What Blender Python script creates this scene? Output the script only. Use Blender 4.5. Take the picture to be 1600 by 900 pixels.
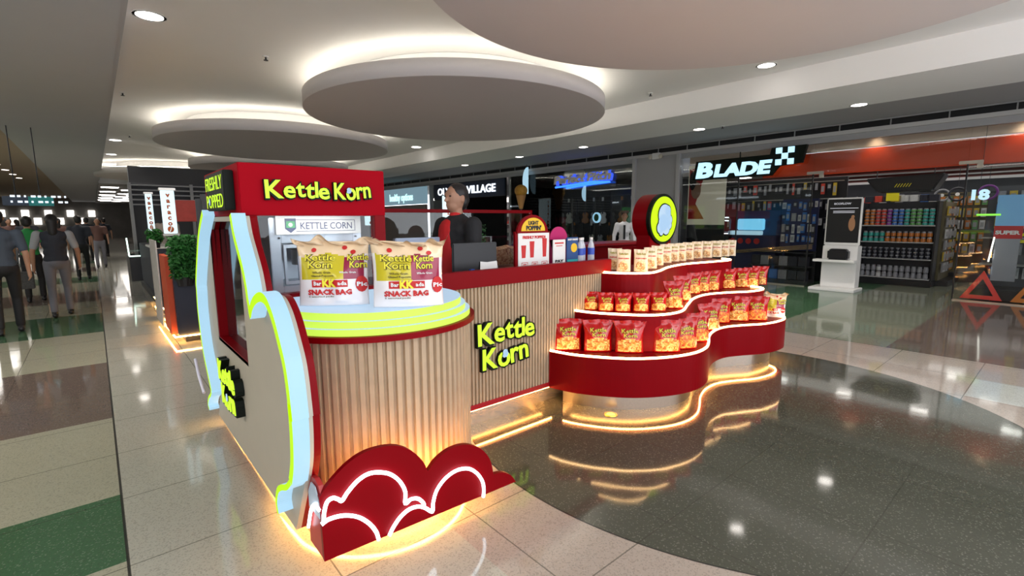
import bpy, bmesh, math, random
from mathutils import Vector, Matrix, noise
random.seed(7)
PI = math.pi
D = bpy.data
C = bpy.context.scene.collection
for o in list(D.objects): D.objects.remove(o)

# ------------------------------------------------------------------ camera
FPX, PIT, YAW, ROLL, EYE = 757.9, -0.139313, 0.707504, -0.0051, 1.5
_f = Vector((math.sin(YAW)*math.cos(PIT), math.cos(YAW)*math.cos(PIT), math.sin(PIT)))
_r = Vector((math.cos(YAW), -math.sin(YAW), 0)); _u = _r.cross(_f)
_c, _s = math.cos(ROLL), math.sin(ROLL)
RX = _c*_r+_s*_u; UX = -_s*_r+_c*_u
cam = D.cameras.new('camera'); cam.sensor_width = 36; cam.lens = FPX/1600*36; cam.clip_end = 200; cam.clip_start = .05
co = D.objects.new('camera', cam); C.objects.link(co)
M = Matrix((RX, UX, -_f)).transposed().to_4x4(); M.translation = (0, 0, EYE)
co.matrix_world = M
bpy.context.scene.camera = co
def ray(x, y): return RX*((x-800)/FPX) - UX*((y-450)/FPX) + _f
def atx(x, y, X): d = ray(x, y); return d*(X/d.x)+Vector((0, 0, EYE))
def aty(x, y, Y): d = ray(x, y); return d*(Y/d.y)+Vector((0, 0, EYE))
def atz(x, y, z=0): d = ray(x, y); return d*((z-EYE)/d.z)+Vector((0, 0, EYE))

# ------------------------------------------------------------------ world, exposure
sc = bpy.context.scene
sc.view_settings.view_transform = 'Standard'; sc.view_settings.look = 'None'
sc.view_settings.gamma = 1; sc.view_settings.use_curve_mapping = False
sc.view_settings.exposure = 0.0
w = D.worlds.new('world'); sc.world = w; w.use_nodes = True
w.node_tree.nodes['Background'].inputs[0].default_value = (.9, .93, 1, 1)
w.node_tree.nodes['Background'].inputs[1].default_value = 2.9

def area(name, loc, sx, sy, power, color=(1, .95, .88), rot=(0, 0, 0)):
    l = D.lights.new(name, 'AREA'); l.shape = 'RECTANGLE'; l.size = sx; l.size_y = sy; l.energy = power; l.color = color
    o = D.objects.new(name, l); o.location = loc; o.rotation_euler = rot; C.objects.link(o); return o
def spot(name, loc, power, color=(1, .93, .84), ang=110, blend=.8, rad=.08):
    l = D.lights.new(name, 'SPOT'); l.energy = power; l.color = color; l.spot_size = math.radians(ang); l.spot_blend = blend; l.shadow_soft_size = rad
    o = D.objects.new(name, l); o.location = loc; C.objects.link(o); return o
SHOPLIGHTS = [((14.2, 3.5, 2.6), 3.5, 6, 50), ((14.2, -1.2, 2.6), 3, 3, 30), ((18, 2.5, 2.6), 2.5, 6, 45), ((14, 11, 3.1), 3, 4, 22), ((14.5, 16.8, 2.9), 3.5, 4, 70), ((14.5, 22, 2.9), 3.5, 4, 60), ((-6, 12, 3.1), 3, 8, 60)]
for i, (l, a, b, p) in enumerate(SHOPLIGHTS): area('shop_light', l, a, b, p, (1, .96, .9))

# ------------------------------------------------------------------ materials
MATS = {}
LOCAL = set()      # things whose parts are built around the origin
def nn(nt, t, **k):
    n = nt.nodes.new(t)
    for a, b in k.items(): setattr(n, a, b)
    return n
def mat(name, col, rough=.5, metal=0, em=None, es=0, noise_=0, scale=30, alpha=1, trans=0, bump=0, coat=0, ior=1.45, spec=.5):
    if name in MATS: return MATS[name]
    m = D.materials.new(name); m.use_nodes = True; nt = m.node_tree; b = nt.nodes['Principled BSDF']
    b.inputs['Base Color'].default_value = (*col, 1); b.inputs['Roughness'].default_value = rough; b.inputs['Metallic'].default_value = metal
    b.inputs['Alpha'].default_value = alpha; b.inputs['Transmission Weight'].default_value = trans; b.inputs['Coat Weight'].default_value = coat
    b.inputs['IOR'].default_value = ior; b.inputs['Specular IOR Level'].default_value = spec
    if em: b.inputs['Emission Color'].default_value = (*em, 1); b.inputs['Emission Strength'].default_value = es
    if noise_ or bump:
        tc = nn(nt, 'ShaderNodeTexCoord'); nz = nn(nt, 'ShaderNodeTexNoise'); nz.inputs['Scale'].default_value = scale; nz.inputs['Detail'].default_value = 4
        nt.links.new(tc.outputs['Object'], nz.inputs['Vector'])
        if noise_:
            mx = nn(nt, 'ShaderNodeMix', data_type='RGBA')
            mx.inputs[6].default_value = (*[c*(1-noise_) for c in col], 1); mx.inputs[7].default_value = (*[min(1, c*(1+noise_)) for c in col], 1)
            nt.links.new(nz.outputs['Fac'], mx.inputs[0]); nt.links.new(mx.outputs[2], b.inputs['Base Color'])
        if bump:
            bp = nn(nt, 'ShaderNodeBump'); bp.inputs['Strength'].default_value = bump; bp.inputs['Distance'].default_value = .01
            nt.links.new(nz.outputs['Fac'], bp.inputs['Height']); nt.links.new(bp.outputs['Normal'], b.inputs['Normal'])
    MATS[name] = m; return m
def glow(name, col, s): return mat(name, tuple(c*.25 for c in col), .5, em=col, es=s)

white = mat('white_laminate', (.78, .77, .75), .35, noise_=.03)
red = mat('red_laminate', (.195, .0, .003), .4, noise_=.06, scale=6, spec=.12)
dred = mat('dark_red_laminate', (.3, .004, .01), .35)
black = mat('black_plastic', (.012, .012, .014), .35)
darkm = mat('dark_metal', (.05, .05, .055), .4, .6)
steel = mat('brushed_steel', (.5, .47, .42), .3, 1, noise_=.1, scale=60)
silver = mat('silver_machine_metal', (.5, .53, .6), .35, .7, noise_=.08, scale=20)
cream = mat('cream_panel_board', (.48, .43, .35), .5, noise_=.04, scale=8)
wood = mat('pale_slat_wood', (.40, .30, .2), .55, noise_=.16, scale=14)
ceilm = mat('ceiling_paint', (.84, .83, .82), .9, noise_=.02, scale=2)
ceild = mat('shaded_soffit_and_far_ceiling', (.34, .34, .35), .85, noise_=.03, scale=2)
bulk = mat('bulkhead_paint', (.5, .51, .55), .9, noise_=.02, scale=2)
LW = glow('warm_strip_light', (1, .6, .26), 22)
LO = glow('amber_strip_light', (1, .5, .13), 62)
NW = glow('cool_white_neon', (.8, .9, 1), 4.5)
TW = glow('pale_blue_lit_acrylic', (.45, .74, .95), .8)
YG = glow('lime_lit_acrylic', (.55, 1, 0), .85)
YD = glow('lime_yellow_lit_disc', (.66, 1, .1), .85)
BW = glow('pale_blue_white_lit_face', (.55, .76, .98), .68)
DL = glow('downlight_lens', (1, .93, .86), 14)
COVE = glow('cove_strip_light', (1, .95, .8), 16)
glass = None
def mkglass():
    m = D.materials.new('clear_glass'); m.use_nodes = True; nt = m.node_tree; nt.nodes.clear()
    out = nn(nt, 'ShaderNodeOutputMaterial'); t = nn(nt, 'ShaderNodeBsdfTransparent'); g = nn(nt, 'ShaderNodeBsdfGlossy'); mx = nn(nt, 'ShaderNodeMixShader')
    t.inputs[0].default_value = (.93, .96, .96, 1); g.inputs['Roughness'].default_value = .02; g.inputs[0].default_value = (.9, .9, .9, 1)
    fr = nn(nt, 'ShaderNodeFresnel'); fr.inputs[0].default_value = 1.45
    nt.links.new(fr.outputs[0], mx.inputs[0]); nt.links.new(t.outputs[0], mx.inputs[1]); nt.links.new(g.outputs[0], mx.inputs[2]); nt.links.new(mx.outputs[0], out.inputs[0])
    return m
glass = mkglass()

def popmat(name, c1, c2, c3):
    m = D.materials.new(name); m.use_nodes = True; nt = m.node_tree; b = nt.nodes['Principled BSDF']; b.inputs['Roughness'].default_value = .35
    tc = nn(nt, 'ShaderNodeTexCoord'); v = nn(nt, 'ShaderNodeTexVoronoi'); v.inputs['Scale'].default_value = 75
    r = nn(nt, 'ShaderNodeValToRGB'); r.color_ramp.elements[0].color = (*c3, 1); r.color_ramp.elements[1].color = (*c1, 1)
    e = r.color_ramp.elements.new(.45); e.color = (*c2, 1); r.color_ramp.elements[2].position = .75
    sp = nn(nt, 'ShaderNodeSeparateColor')
    nt.links.new(tc.outputs['Object'], v.inputs['Vector']); nt.links.new(v.outputs['Color'], sp.inputs[0]); nt.links.new(sp.outputs[0], r.inputs[0])
    nt.links.new(r.outputs[0], b.inputs['Base Color'])
    bp = nn(nt, 'ShaderNodeBump'); bp.inputs['Strength'].default_value = .6; bp.inputs['Distance'].default_value = .01; bp.invert = True
    nt.links.new(v.outputs['Distance'], bp.inputs['Height']); nt.links.new(bp.outputs['Normal'], b.inputs['Normal'])
    return m
popY = popmat('popcorn_seen_through_film', (.85, .58, .2), (.75, .33, .05), (.42, .1, .01))
popO = popmat('orange_popcorn_seen_through_film', (.85, .36, .06), (.7, .15, .02), (.4, .05, .01))
popP = popmat('pale_popcorn_seen_through_film', (.85, .7, .42), (.7, .42, .15), (.5, .25, .1))

# ------------------------------------------------------------------ object helpers
def mk(name, bm, m, parent=None, smooth=False, kind=None):
    me = D.meshes.new(name); bmesh.ops.recalc_face_normals(bm, faces=bm.faces) if bm.faces else None
    bm.to_mesh(me); bm.free()
    for x in (m if isinstance(m, (list, tuple)) else [m]): me.materials.append(x)
    if smooth:
        for p in me.polygons: p.use_smooth = True
    o = D.objects.new(name, me); C.objects.link(o)
    if parent:
        o.parent = parent
        if parent.type == 'EMPTY' and parent.name not in LOCAL: o.matrix_parent_inverse = Matrix.LocRotScale(parent.location, parent.rotation_euler, None).inverted()
    if kind: o['kind'] = kind
    return o
def tag(o, label, cat, group=None, kind=None):
    o['label'] = label; o['category'] = cat
    if group: o['group'] = group
    if kind: o['kind'] = kind
    return o
def thing(name, label, cat, loc=(0, 0, 0), group=None, rz=0):
    o = D.objects.new(name, None); C.objects.link(o); o.location = loc; o.rotation_euler = (0, 0, rz); o.empty_display_size = .1
    return tag(o, label, cat, group)
def dup(root, loc, rz=0, label=None, group=None, rot=None, scale=None):
    r = root.copy(); C.objects.link(r); r.location = loc; r.rotation_euler = rot or (0, 0, rz)
    if scale: r.scale = scale
    if label: r['label'] = label
    if group: r['group'] = group
    for ch in [c for c in KIDS.get(root.name, root.children)]:
        c = ch.copy(); C.objects.link(c); c.parent = r
        for g in ch.children:
            d = g.copy(); C.objects.link(d); d.parent = c
    return r
KIDS = {}
B = bmesh.new
def box(bm, x0, y0, z0, x1, y1, z1, mi=0):
    vs = [bm.verts.new((x, y, z)) for x in (x0, x1) for y in (y0, y1) for z in (z0, z1)]
    for f in ((0, 1, 3, 2), (4, 6, 7, 5), (0, 4, 5, 1), (2, 3, 7, 6), (0, 2, 6, 4), (1, 5, 7, 3)):
        bm.faces.new([vs[i] for i in f]).material_index = mi
    return vs
def bx(*a): bm = B(); box(bm, *a); return bm
def bev(bm, w=.005, seg=2):
    bmesh.ops.bevel(bm, geom=list(bm.edges), offset=w, segments=seg, affect='EDGES', clamp_overlap=True); return bm
def rbx(*a, w=.006): return bev(bx(*a), w)
def cyl(bm, c, r, h, seg=24, r2=None, axis='z', mi=0):
    r2 = r if r2 is None else r2
    M_ = {'z': Matrix(), 'y': Matrix.Rotation(-PI/2, 4, 'X'), 'x': Matrix.Rotation(PI/2, 4, 'Y')}[axis]
    lo = [bm.verts.new(Vector(c)+M_@Vector((r*math.cos(2*PI*i/seg), r*math.sin(2*PI*i/seg), 0))) for i in range(seg)]
    hi = [bm.verts.new(Vector(c)+M_@Vector((r2*math.cos(2*PI*i/seg), r2*math.sin(2*PI*i/seg), h))) for i in range(seg)]
    for i in range(seg): bm.faces.new((lo[i], lo[(i+1) % seg], hi[(i+1) % seg], hi[i])).material_index = mi
    bm.faces.new(lo).material_index = mi; bm.faces.new(hi).material_index = mi
def lathe(bm, prof, seg=24, c=(0, 0, 0), mi=0, cap=True):
    rings = [[bm.verts.new((c[0]+r*math.cos(2*PI*i/seg), c[1]+r*math.sin(2*PI*i/seg), c[2]+z)) for i in range(seg)] for r, z in prof]
    for a, b in zip(rings, rings[1:]):
        for i in range(seg): bm.faces.new((a[i], a[(i+1) % seg], b[(i+1) % seg], b[i])).material_index = mi
    if cap: bm.faces.new(rings[0]).material_index = mi; bm.faces.new(rings[-1]).material_index = mi
def tube(bm, pts, r, seg=8, closed=False, mi=0):
    pts = [Vector(p) for p in pts]; n = len(pts); rings = []
    up = None
    for i, p in enumerate(pts):
        a = pts[(i-1) % n] if (closed or i > 0) else p; b = pts[(i+1) % n] if (closed or i < n-1) else p
        t = (b-a).normalized() if (b-a).length > 1e-9 else Vector((0, 0, 1))
        if up is None: up = t.orthogonal().normalized()
        up = (up-t*up.dot(t)); up = up.normalized() if up.length > 1e-6 else t.orthogonal().normalized()
        s = t.cross(up); rr = r[i] if isinstance(r, (list, tuple)) else r
        rings.append([bm.verts.new(p+rr*(math.cos(2*PI*k/seg)*up+math.sin(2*PI*k/seg)*s)) for k in range(seg)])
    for i in range(n if closed else n-1):
        a, b = rings[i], rings[(i+1) % n]
        for k in range(seg): bm.faces.new((a[k], a[(k+1) % seg], b[(k+1) % seg], b[k])).material_index = mi
    if not closed:
        bm.faces.new(rings[0]).material_index = mi; bm.faces.new(rings[-1]).material_index = mi
def prism(bm, pts, off, mi=0, side=None):
    """polygon of 3-D points extruded by vector off"""
    pts = [Vector(p) for p in pts]; off = Vector(off)
    a = [bm.verts.new(p) for p in pts]; b = [bm.verts.new(p+off) for p in pts]; n = len(pts)
    bm.faces.new(a).material_index = mi; bm.faces.new(b[::-1]).material_index = mi
    for i in range(n): bm.faces.new((a[i], b[i], b[(i+1) % n], a[(i+1) % n])).material_index = mi if side is None else side
def ribbon(bm, left, right, off, mi=0, side=1):
    """strip between two polylines extruded by off; first face gets mi, the rest side"""
    L = [Vector(p) for p in left]; R_ = [Vector(p) for p in right]; off = Vector(off)
    q = [[bm.verts.new(v) for v in (l, r, r+off, l+off)] for l, r in zip(L, R_)]
    for a, b in zip(q, q[1:]):
        for k in range(4): bm.faces.new((a[k], a[(k+1) % 4], b[(k+1) % 4], b[k])).material_index = mi if k == 0 else side
    bm.faces.new(q[0]).material_index = side; bm.faces.new(q[-1]).material_index = side
def cr(pts, n=6, closed=False):
    pts = [Vector(p) for p in pts]; out = []; N = len(pts)
    for i in range(N if closed else N-1):
        p0 = pts[(i-1) % N] if (closed or i > 0) else pts[0]; p1 = pts[i]; p2 = pts[(i+1) % N]; p3 = pts[(i+2) % N] if (closed or i+2 < N) else pts[-1]
        for k in range(n):
            t = k/n; out.append(.5*((2*p1)+(p2-p0)*t+(2*p0-5*p1+4*p2-p3)*t*t+(3*p1-p0-3*p2+p3)*t**3))
    if not closed: out.append(pts[-1])
    return out
def off2(pts, d):
    """offset a polyline in its own 2-D plane (first two coords)"""
    out = []
    for i, p in enumerate(pts):
        a = pts[max(0, i-1)]; b = pts[min(len(pts)-1, i+1)]; t = Vector((b[0]-a[0], b[1]-a[1])); t = t.normalized() if t.length > 1e-9 else Vector((1, 0))
        out.append(Vector((p[0]-t.y*d, p[1]+t.x*d)))
    return out

_GC = {}
def glyphs(s, bold=0, res=3):
    k = (s, bold, res)
    if k in _GC: return _GC[k]
    cu = D.curves.new('t', 'FONT'); cu.body = s; cu.offset = bold; cu.resolution_u = res; cu.fill_mode = 'BOTH'; cu.extrude = .5
    o = D.objects.new('t', cu); C.objects.link(o); dg = bpy.context.evaluated_depsgraph_get(); dg.update()
    me = D.meshes.new_from_object(o.evaluated_get(dg))
    V = [v.co.copy() for v in me.vertices]; F = [tuple(p.vertices) for p in me.polygons]
    D.objects.remove(o); D.meshes.remove(me); D.curves.remove(cu)
    _GC[k] = (V, F); return V, F
def put_text(bm, s, org, ux, uy, size, depth, bold=0, fit=None, center=False, lay=None, mi=0, res=3):
    """letters on the plane org+x*ux+y*uy; lay = per letter (scale, dy, rot)"""
    ux = Vector(ux).normalized(); uy = Vector(uy).normalized(); uz = ux.cross(uy); org = Vector(org)
    parts = []; x = 0
    if lay:
        for ch, (sc_, dy, ro) in zip(s, lay):
            if ch == ' ': x += .22; continue
            V, F = glyphs(ch, bold, res); mn = min(v.x for v in V); mxx = max(v.x for v in V); wd = (mxx-mn)*sc_
            c_, s_ = math.cos(ro), math.sin(ro); cx = (mn+mxx)/2
            W = []
            for v in V:
                a, b = (v.x-cx)*sc_, (v.y-.35)*sc_
                W.append(Vector((x+wd/2+a*c_-b*s_, dy+.35+a*s_+b*c_, v.z)))
            parts.append((W, F)); x += wd+.012
    else: parts.append(glyphs(s, bold, res))
    xs = [v.x for V, F in parts for v in V]; wd = max(xs)-min(xs); x0 = min(xs)
    kx = fit/wd if fit else size
    for V, F in parts:
        vs = [bm.verts.new(org+ux*((v.x-x0-(wd/2 if center else 0))*kx)+uy*(v.y*size)+uz*(depth*(v.z+.5))) for v in V]
        for f in F:
            try: bm.faces.new([vs[i] for i in f]).material_index = mi
            except ValueError: pass
def text(name, s, org, ux, uy, size, m, parent=None, depth=.002, **k):
    bm = B(); put_text(bm, s, org, ux, uy, size, depth, **k); return mk(name, bm, m, parent)
rad_ = math.radians
XX, YY, ZZ = Vector((1, 0, 0)), Vector((0, 1, 0)), Vector((0, 0, 1))

def remeshed(name, bm, m, voxel, parent=None, sm=2):
    me = D.meshes.new(name); bm.to_mesh(me); bm.free(); o = D.objects.new(name, me); C.objects.link(o)
    r = o.modifiers.new('r', 'REMESH'); r.mode = 'VOXEL'; r.voxel_size = voxel; r.use_smooth_shade = True
    s = o.modifiers.new('s', 'SMOOTH'); s.iterations = sm; s.factor = .5
    dg = bpy.context.evaluated_depsgraph_get(); dg.update(); me2 = D.meshes.new_from_object(o.evaluated_get(dg)); o.modifiers.clear(); o.data = me2
    me2.materials.clear(); me2.materials.append(m)
    for p in me2.polygons: p.use_smooth = True
    if parent:
        o.parent = parent
        if parent.type == 'EMPTY' and parent.name not in LOCAL: o.matrix_parent_inverse = Matrix.LocRotScale(parent.location, parent.rotation_euler, None).inverted()
    return o
def caps(bm, a, b, ra, rb, seg=12):
    a = Vector(a); b = Vector(b); d = (b-a); L = d.length
    if L < 1e-6: L = 1e-6; d = Vector((0, 0, 1))
    q = d.normalized().to_track_quat('Z', 'Y'); prof = []
    for i in range(5): t = -PI/2+i*PI/8; prof.append((ra*math.cos(t), ra*math.sin(t)))
    for i in range(5): t = i*PI/8; prof.append((rb*math.cos(t), L+rb*math.sin(t)))
    rings = []
    for r, z in prof:
        r = max(r, 1e-4); rings.append([bm.verts.new(a+q@Vector((r*math.cos(2*PI*k/seg), r*math.sin(2*PI*k/seg), z))) for k in range(seg)])
    for p, n in zip(rings, rings[1:]):
        for k in range(seg): bm.faces.new((p[k], p[(k+1) % seg], n[(k+1) % seg], n[k]))
    bm.faces.new(rings[0][::-1]); bm.faces.new(rings[-1])
def ell(bm, c, r, seg=16, rot=None):
    Mx = Matrix.Translation(c) @ (rot.to_matrix().to_4x4() if rot else Matrix()) @ Matrix.Diagonal((*r, 1))
    bmesh.ops.create_uvsphere(bm, u_segments=seg, v_segments=seg//2+2, radius=1, matrix=Mx)

exec_parts = []
# ------------------------------------------------------------------ THE SETTING
def floor_material():
    m = D.materials.new('terrazzo_tiles'); m.use_nodes = True; nt = m.node_tree; b = nt.nodes['Principled BSDF']; L = nt.links
    tc = nn(nt, 'ShaderNodeTexCoord'); sx = nn(nt, 'ShaderNodeSeparateXYZ'); L.new(tc.outputs['Object'], sx.inputs[0]); X, Y = sx.outputs[0], sx.outputs[1]
    def ma(op, a, b_=None, c_=None):
        n = nn(nt, 'ShaderNodeMath', operation=op)
        for i, v in enumerate((a, b_, c_)):
            if v is None: continue
            if isinstance(v, (int, float)): n.inputs[i].default_value = v
            else: L.new(v, n.inputs[i])
        return n.outputs[0]
    def ramp(v, lo, hi, stops):
        f = ma('DIVIDE', ma('SUBTRACT', v, lo), hi-lo); r = nn(nt, 'ShaderNodeValToRGB'); cr_ = r.color_ramp; cr_.interpolation = 'CONSTANT'
        cr_.elements.remove(cr_.elements[1]); cr_.elements[0].position = 0; cr_.elements[0].color = (*stops[0][1], 1)
        for p, c in stops[1:]:
            e = cr_.elements.new((p-lo)/(hi-lo)); e.color = (*c, 1)
        L.new(f, r.inputs[0]); return r.outputs[0]
    def mix(f, a, b_):
        n = nn(nt, 'ShaderNodeMix', data_type='RGBA'); L.new(f, n.inputs[0])
        for i, v in ((6, a), (7, b_)):
            if isinstance(v, tuple): n.inputs[i].default_value = (*v, 1)
            else: L.new(v, n.inputs[i])
        return n.outputs[2]
    beige, tan_, green, brown, pink = (.37, .36, .27), (.42, .41, .35), (.045, .12, .055), (.15, .11, .09), (.4, .34, .29)
    dk, gg = (.058, .062, .045), (.2, .22, .16)
    left = ramp(Y, -3, 33, [(-3, beige), (-1.5, green), (.5, beige), (1.9, brown), (2.2, beige), (2.57, green), (3.26, beige), (4.63, brown), (6.6, beige), (8.6, green), (10.4, beige), (12.1, brown), (14, beige), (16, green), (17.8, beige), (19.6, brown), (21.5, beige), (23.5, green), (25, beige), (27, brown), (29, beige)])
    mid = mix(ma('GREATER_THAN', X, 1.2), tan_, pink)
    d = ma('SQRT', ma('ADD', ma('POWER', ma('SUBTRACT', X, 3.76), 2), ma('POWER', ma('SUBTRACT', Y, 1.82), 2)))
    mid = mix(ma('LESS_THAN', d, 2.06), mid, dk)
    # every second ceiling disc has its own dark circle further down the hall
    right = ramp(Y, -3, 33, [(-3, gg), (-1, brown), (1.24, gg), (2.72, green), (4.1, gg), (6.7, brown), (8.5, gg), (11, green), (13, gg), (16, brown), (19, gg), (23, green), (26, gg)])
    wt = ma('MULTIPLY', ma('MULTIPLY', ma('GREATER_THAN', X, 5.5), ma('LESS_THAN', X, 6.17)), ma('LESS_THAN', Y, .51))
    mid = mix(wt, mid, (.5, .52, .48))
    col = mix(ma('LESS_THAN', X, -.022), mid, left)
    col = mix(ma('GREATER_THAN', X, 6.92), col, right)
    nz = nn(nt, 'ShaderNodeTexVoronoi'); nz.inputs['Scale'].default_value = 170; L.new(tc.outputs['Object'], nz.inputs['Vector'])
    sp = nn(nt, 'ShaderNodeSeparateColor'); L.new(nz.outputs['Color'], sp.inputs[0])
    col = mix(ma('MULTIPLY', ma('GREATER_THAN', sp.outputs[0], .92), .13), col, (.6, .58, .52))
    col = mix(ma('MULTIPLY', ma('GREATER_THAN', sp.outputs[1], .8), .22), col, (.03, .03, .03))
    n2 = nn(nt, 'ShaderNodeTexNoise'); n2.inputs['Scale'].default_value = 1.3; L.new(tc.outputs['Object'], n2.inputs['Vector'])
    col = mix(ma('MULTIPLY', n2.outputs['Fac'], .18), col, (.1, .1, .09))
    def joint(v, o, w_=.0045):
        f = ma('FRACT', ma('DIVIDE', ma('SUBTRACT', v, o), .6867)); f = ma('ABSOLUTE', ma('SUBTRACT', f, .5)); return ma('GREATER_THAN', f, .5-w_/.6867*.75)
    j = ma('MAXIMUM', joint(X, -.022), joint(Y, .516)); edge = ma('LESS_THAN', ma('ABSOLUTE', ma('SUBTRACT', X, -.022)), .006)
    edge2 = ma('LESS_THAN', ma('ABSOLUTE', ma('SUBTRACT', d, 2.06)), .005); edge3 = ma('LESS_THAN', ma('ABSOLUTE', ma('SUBTRACT', X, 6.92)), .006)
    j2 = ma('MAXIMUM', ma('MAXIMUM', edge, edge2), edge3)
    col = mix(ma('MULTIPLY', j, .6), col, (.04, .04, .03)); col = mix(ma('MULTIPLY', j2, .85), col, (.015, .015, .015))
    L.new(col, b.inputs['Base Color']); b.inputs['Roughness'].default_value = .07; b.inputs['IOR'].default_value = 1.55
    n3 = nn(nt, 'ShaderNodeTexNoise'); n3.inputs['Scale'].default_value = 3; L.new(tc.outputs['Object'], n3.inputs['Vector'])
    bp = nn(nt, 'ShaderNodeBump'); bp.inputs['Strength'].default_value = .04; bp.inputs['Distance'].default_value = .02; L.new(n3.outputs['Fac'], bp.inputs['Height']); L.new(bp.outputs['Normal'], b.inputs['Normal'])
    return m
FLOORM = floor_material()
bm = B(); box(bm, -9, -3, -.05, 19, 62, 0); mk('floor', bm, FLOORM, kind='structure')
ZS, ZC = 3.4, 3.79
bm = B(); box(bm, .37, -3, ZC, 8.45, 30.2, ZC+.1); mk('ceiling', bm, ceilm, kind='structure')
bm = B(); box(bm, .37, -3, 3.43, .42, 30.2, ZC); box(bm, -1.27, -3, ZS, .37, 62, ZS+.5); mk('trim_1', bm, bulk, kind='structure')            # dropped bulkhead on the left
bm = B(); box(bm, -9, -3, 3.75, -1.27, 62, 3.85); box(bm, -1.27, -3, 3.7, -1.25, 62, 3.75); mk('ceiling.001', bm, mat('left_aisle_ceiling', (.45, .36, .28), .9), kind='structure')
bm = B(); box(bm, 8.45, -3, ZS, 10.16, 62, 3.9); mk('trim_2', bm, ceilm, kind='structure')
bm = B(); box(bm, 10.16, -3, ZS+.012, 11.86, 62, 3.9); mk('ceiling.002', bm, ceild, kind='structure')  # the soffit's shade is put into this darker ceiling colour
# far ceiling past the discs, hung lower, with its fascia
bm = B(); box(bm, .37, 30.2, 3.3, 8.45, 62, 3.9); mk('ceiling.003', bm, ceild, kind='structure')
# linear slot diffuser and header over the shopfronts
bm = B(); box(bm, 11.86, -3, 3.275, 12.0, 30, ZS+.2); mk('trim_3', bm, black, kind='structure')
bm = B()
for k in range(36): box(bm, 11.84, -2.5+k*.85, 3.275, 11.862, -2.48+k*.85, ZS+.01)
box(bm, 11.8, -3, ZS-.012, 11.825, 30, ZS+.012)
mk('trim_4', bm, mat('slot_fins', (.3, .3, .3), .5), kind='structure')
hdr = mat('header_grey_cladding', (.36, .36, .37), .4, .2)
bm = B(); box(bm, 11.82, -3, 3.2, 12.02, 30, 3.275); mk('trim_5', bm, mat('header_white_band', (.5, .49, .48), .5), kind='structure')
bm = B(); box(bm, 11.88, -3, 3.08, 12.0, 30, 3.2); mk('trim_6', bm, hdr, kind='structure')
# shop shells
dkwall = mat('dark_shop_wall', (.03, .03, .035), .6, noise_=.2, scale=3)
bm = B(); box(bm, 20.2, -3.2, 0, 20.3, 7.6, 3.5); box(bm, 18.2, 7.6, 0, 18.3, 14.2, 3.5); mk('wall_back', bm, dkwall, kind='structure')
bm = B(); box(bm, 12.34, -3.2, 2.64, 20.3, 7.6, 2.74); box(bm, 12.02, -3.2, 3.28, 12.4, 7.6, 3.36); box(bm, 12.02, 7.6, 3.28, 18.3, 14.2, 3.36); mk('ceiling.004', bm, mat('shop_ceiling', (.5, .45, .4), .8), kind='structure')
bm = B(); box(bm, 8.45, -3.3, 0, 18.3, -3.2, 3.9); mk('wall_near', bm, dkwall, kind='structure')  # unseen wall, added to keep the bright opening out of floor reflections
bm = B(); box(bm, 11.86, 7.1, 0, 12.1, 8.44, 3.1); bev(bm, .006); mk('wall_right', bm, hdr, kind='structure')
bm = B()
for y in (7.08, 8.46): box(bm, 11.8, y-.05, 0, 11.87, y+.05, 3.2)
mk('trim_7', bm, mat('light_grey_mullion', (.45, .45, .46), .4, .3), kind='structure')
bm = B(); box(bm, 12.1, 7.6, 0, 18.2, 7.8, 3.3); mk('wall_partition', bm, dkwall, kind='structure')
bm = B(); box(bm, 12, 14.0, 0, 18.2, 14.2, 3.3); box(bm, 11.99, 19.4, 0, 18.3, 19.9, 3.3); mk('wall_partition.001', bm, mat('pale_pier', (.35, .36, .38), .6), kind='structure')
bm = B(); box(bm, 18.2, 14.2, 0, 18.3, 30, 3.5); box(bm, 12.02, 14.2, 3.28, 18.3, 30, 3.36); mk('wall_back.001', bm, mat('pale_shop_wall', (.5, .5, .52), .6), kind='structure')
# left side of the mall
bm = B(); box(bm, -7.3, -3, 0, -7.1, 62, 3.8); mk('wall_left', bm, mat('left_shop_wall', (.16, .17, .17), .4, noise_=.5, scale=.7), kind='structure')
bm = B(); box(bm, -9, 61.5, 0, 19, 62, 3.9); mk('wall_far', bm, mat('far_wall', (.2, .19, .18), .6, noise_=.5, scale=.8), kind='structure')
# dark louvred wall behind the coffee kiosk
bm = B(); box(bm, .9, 18.0, 0, 7.4, 18.3, 3.1); mk('wall_louvre', bm, mat('charcoal_wall', (.045, .045, .05), .6), kind='structure')
bm = B()
for k in range(5): box(bm, .85, 17.9, 1.98+k*.14, 7.3, 18.0, 2.02+k*.14)
for x in (.85, 2.35, 4.2): box(bm, x, 17.88, .0, x+.08, 17.99, 2.62)
mk('trim_8', bm, mat('grey_louvre_slats', (.33, .33, .34), .5), kind='structure')

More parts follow.
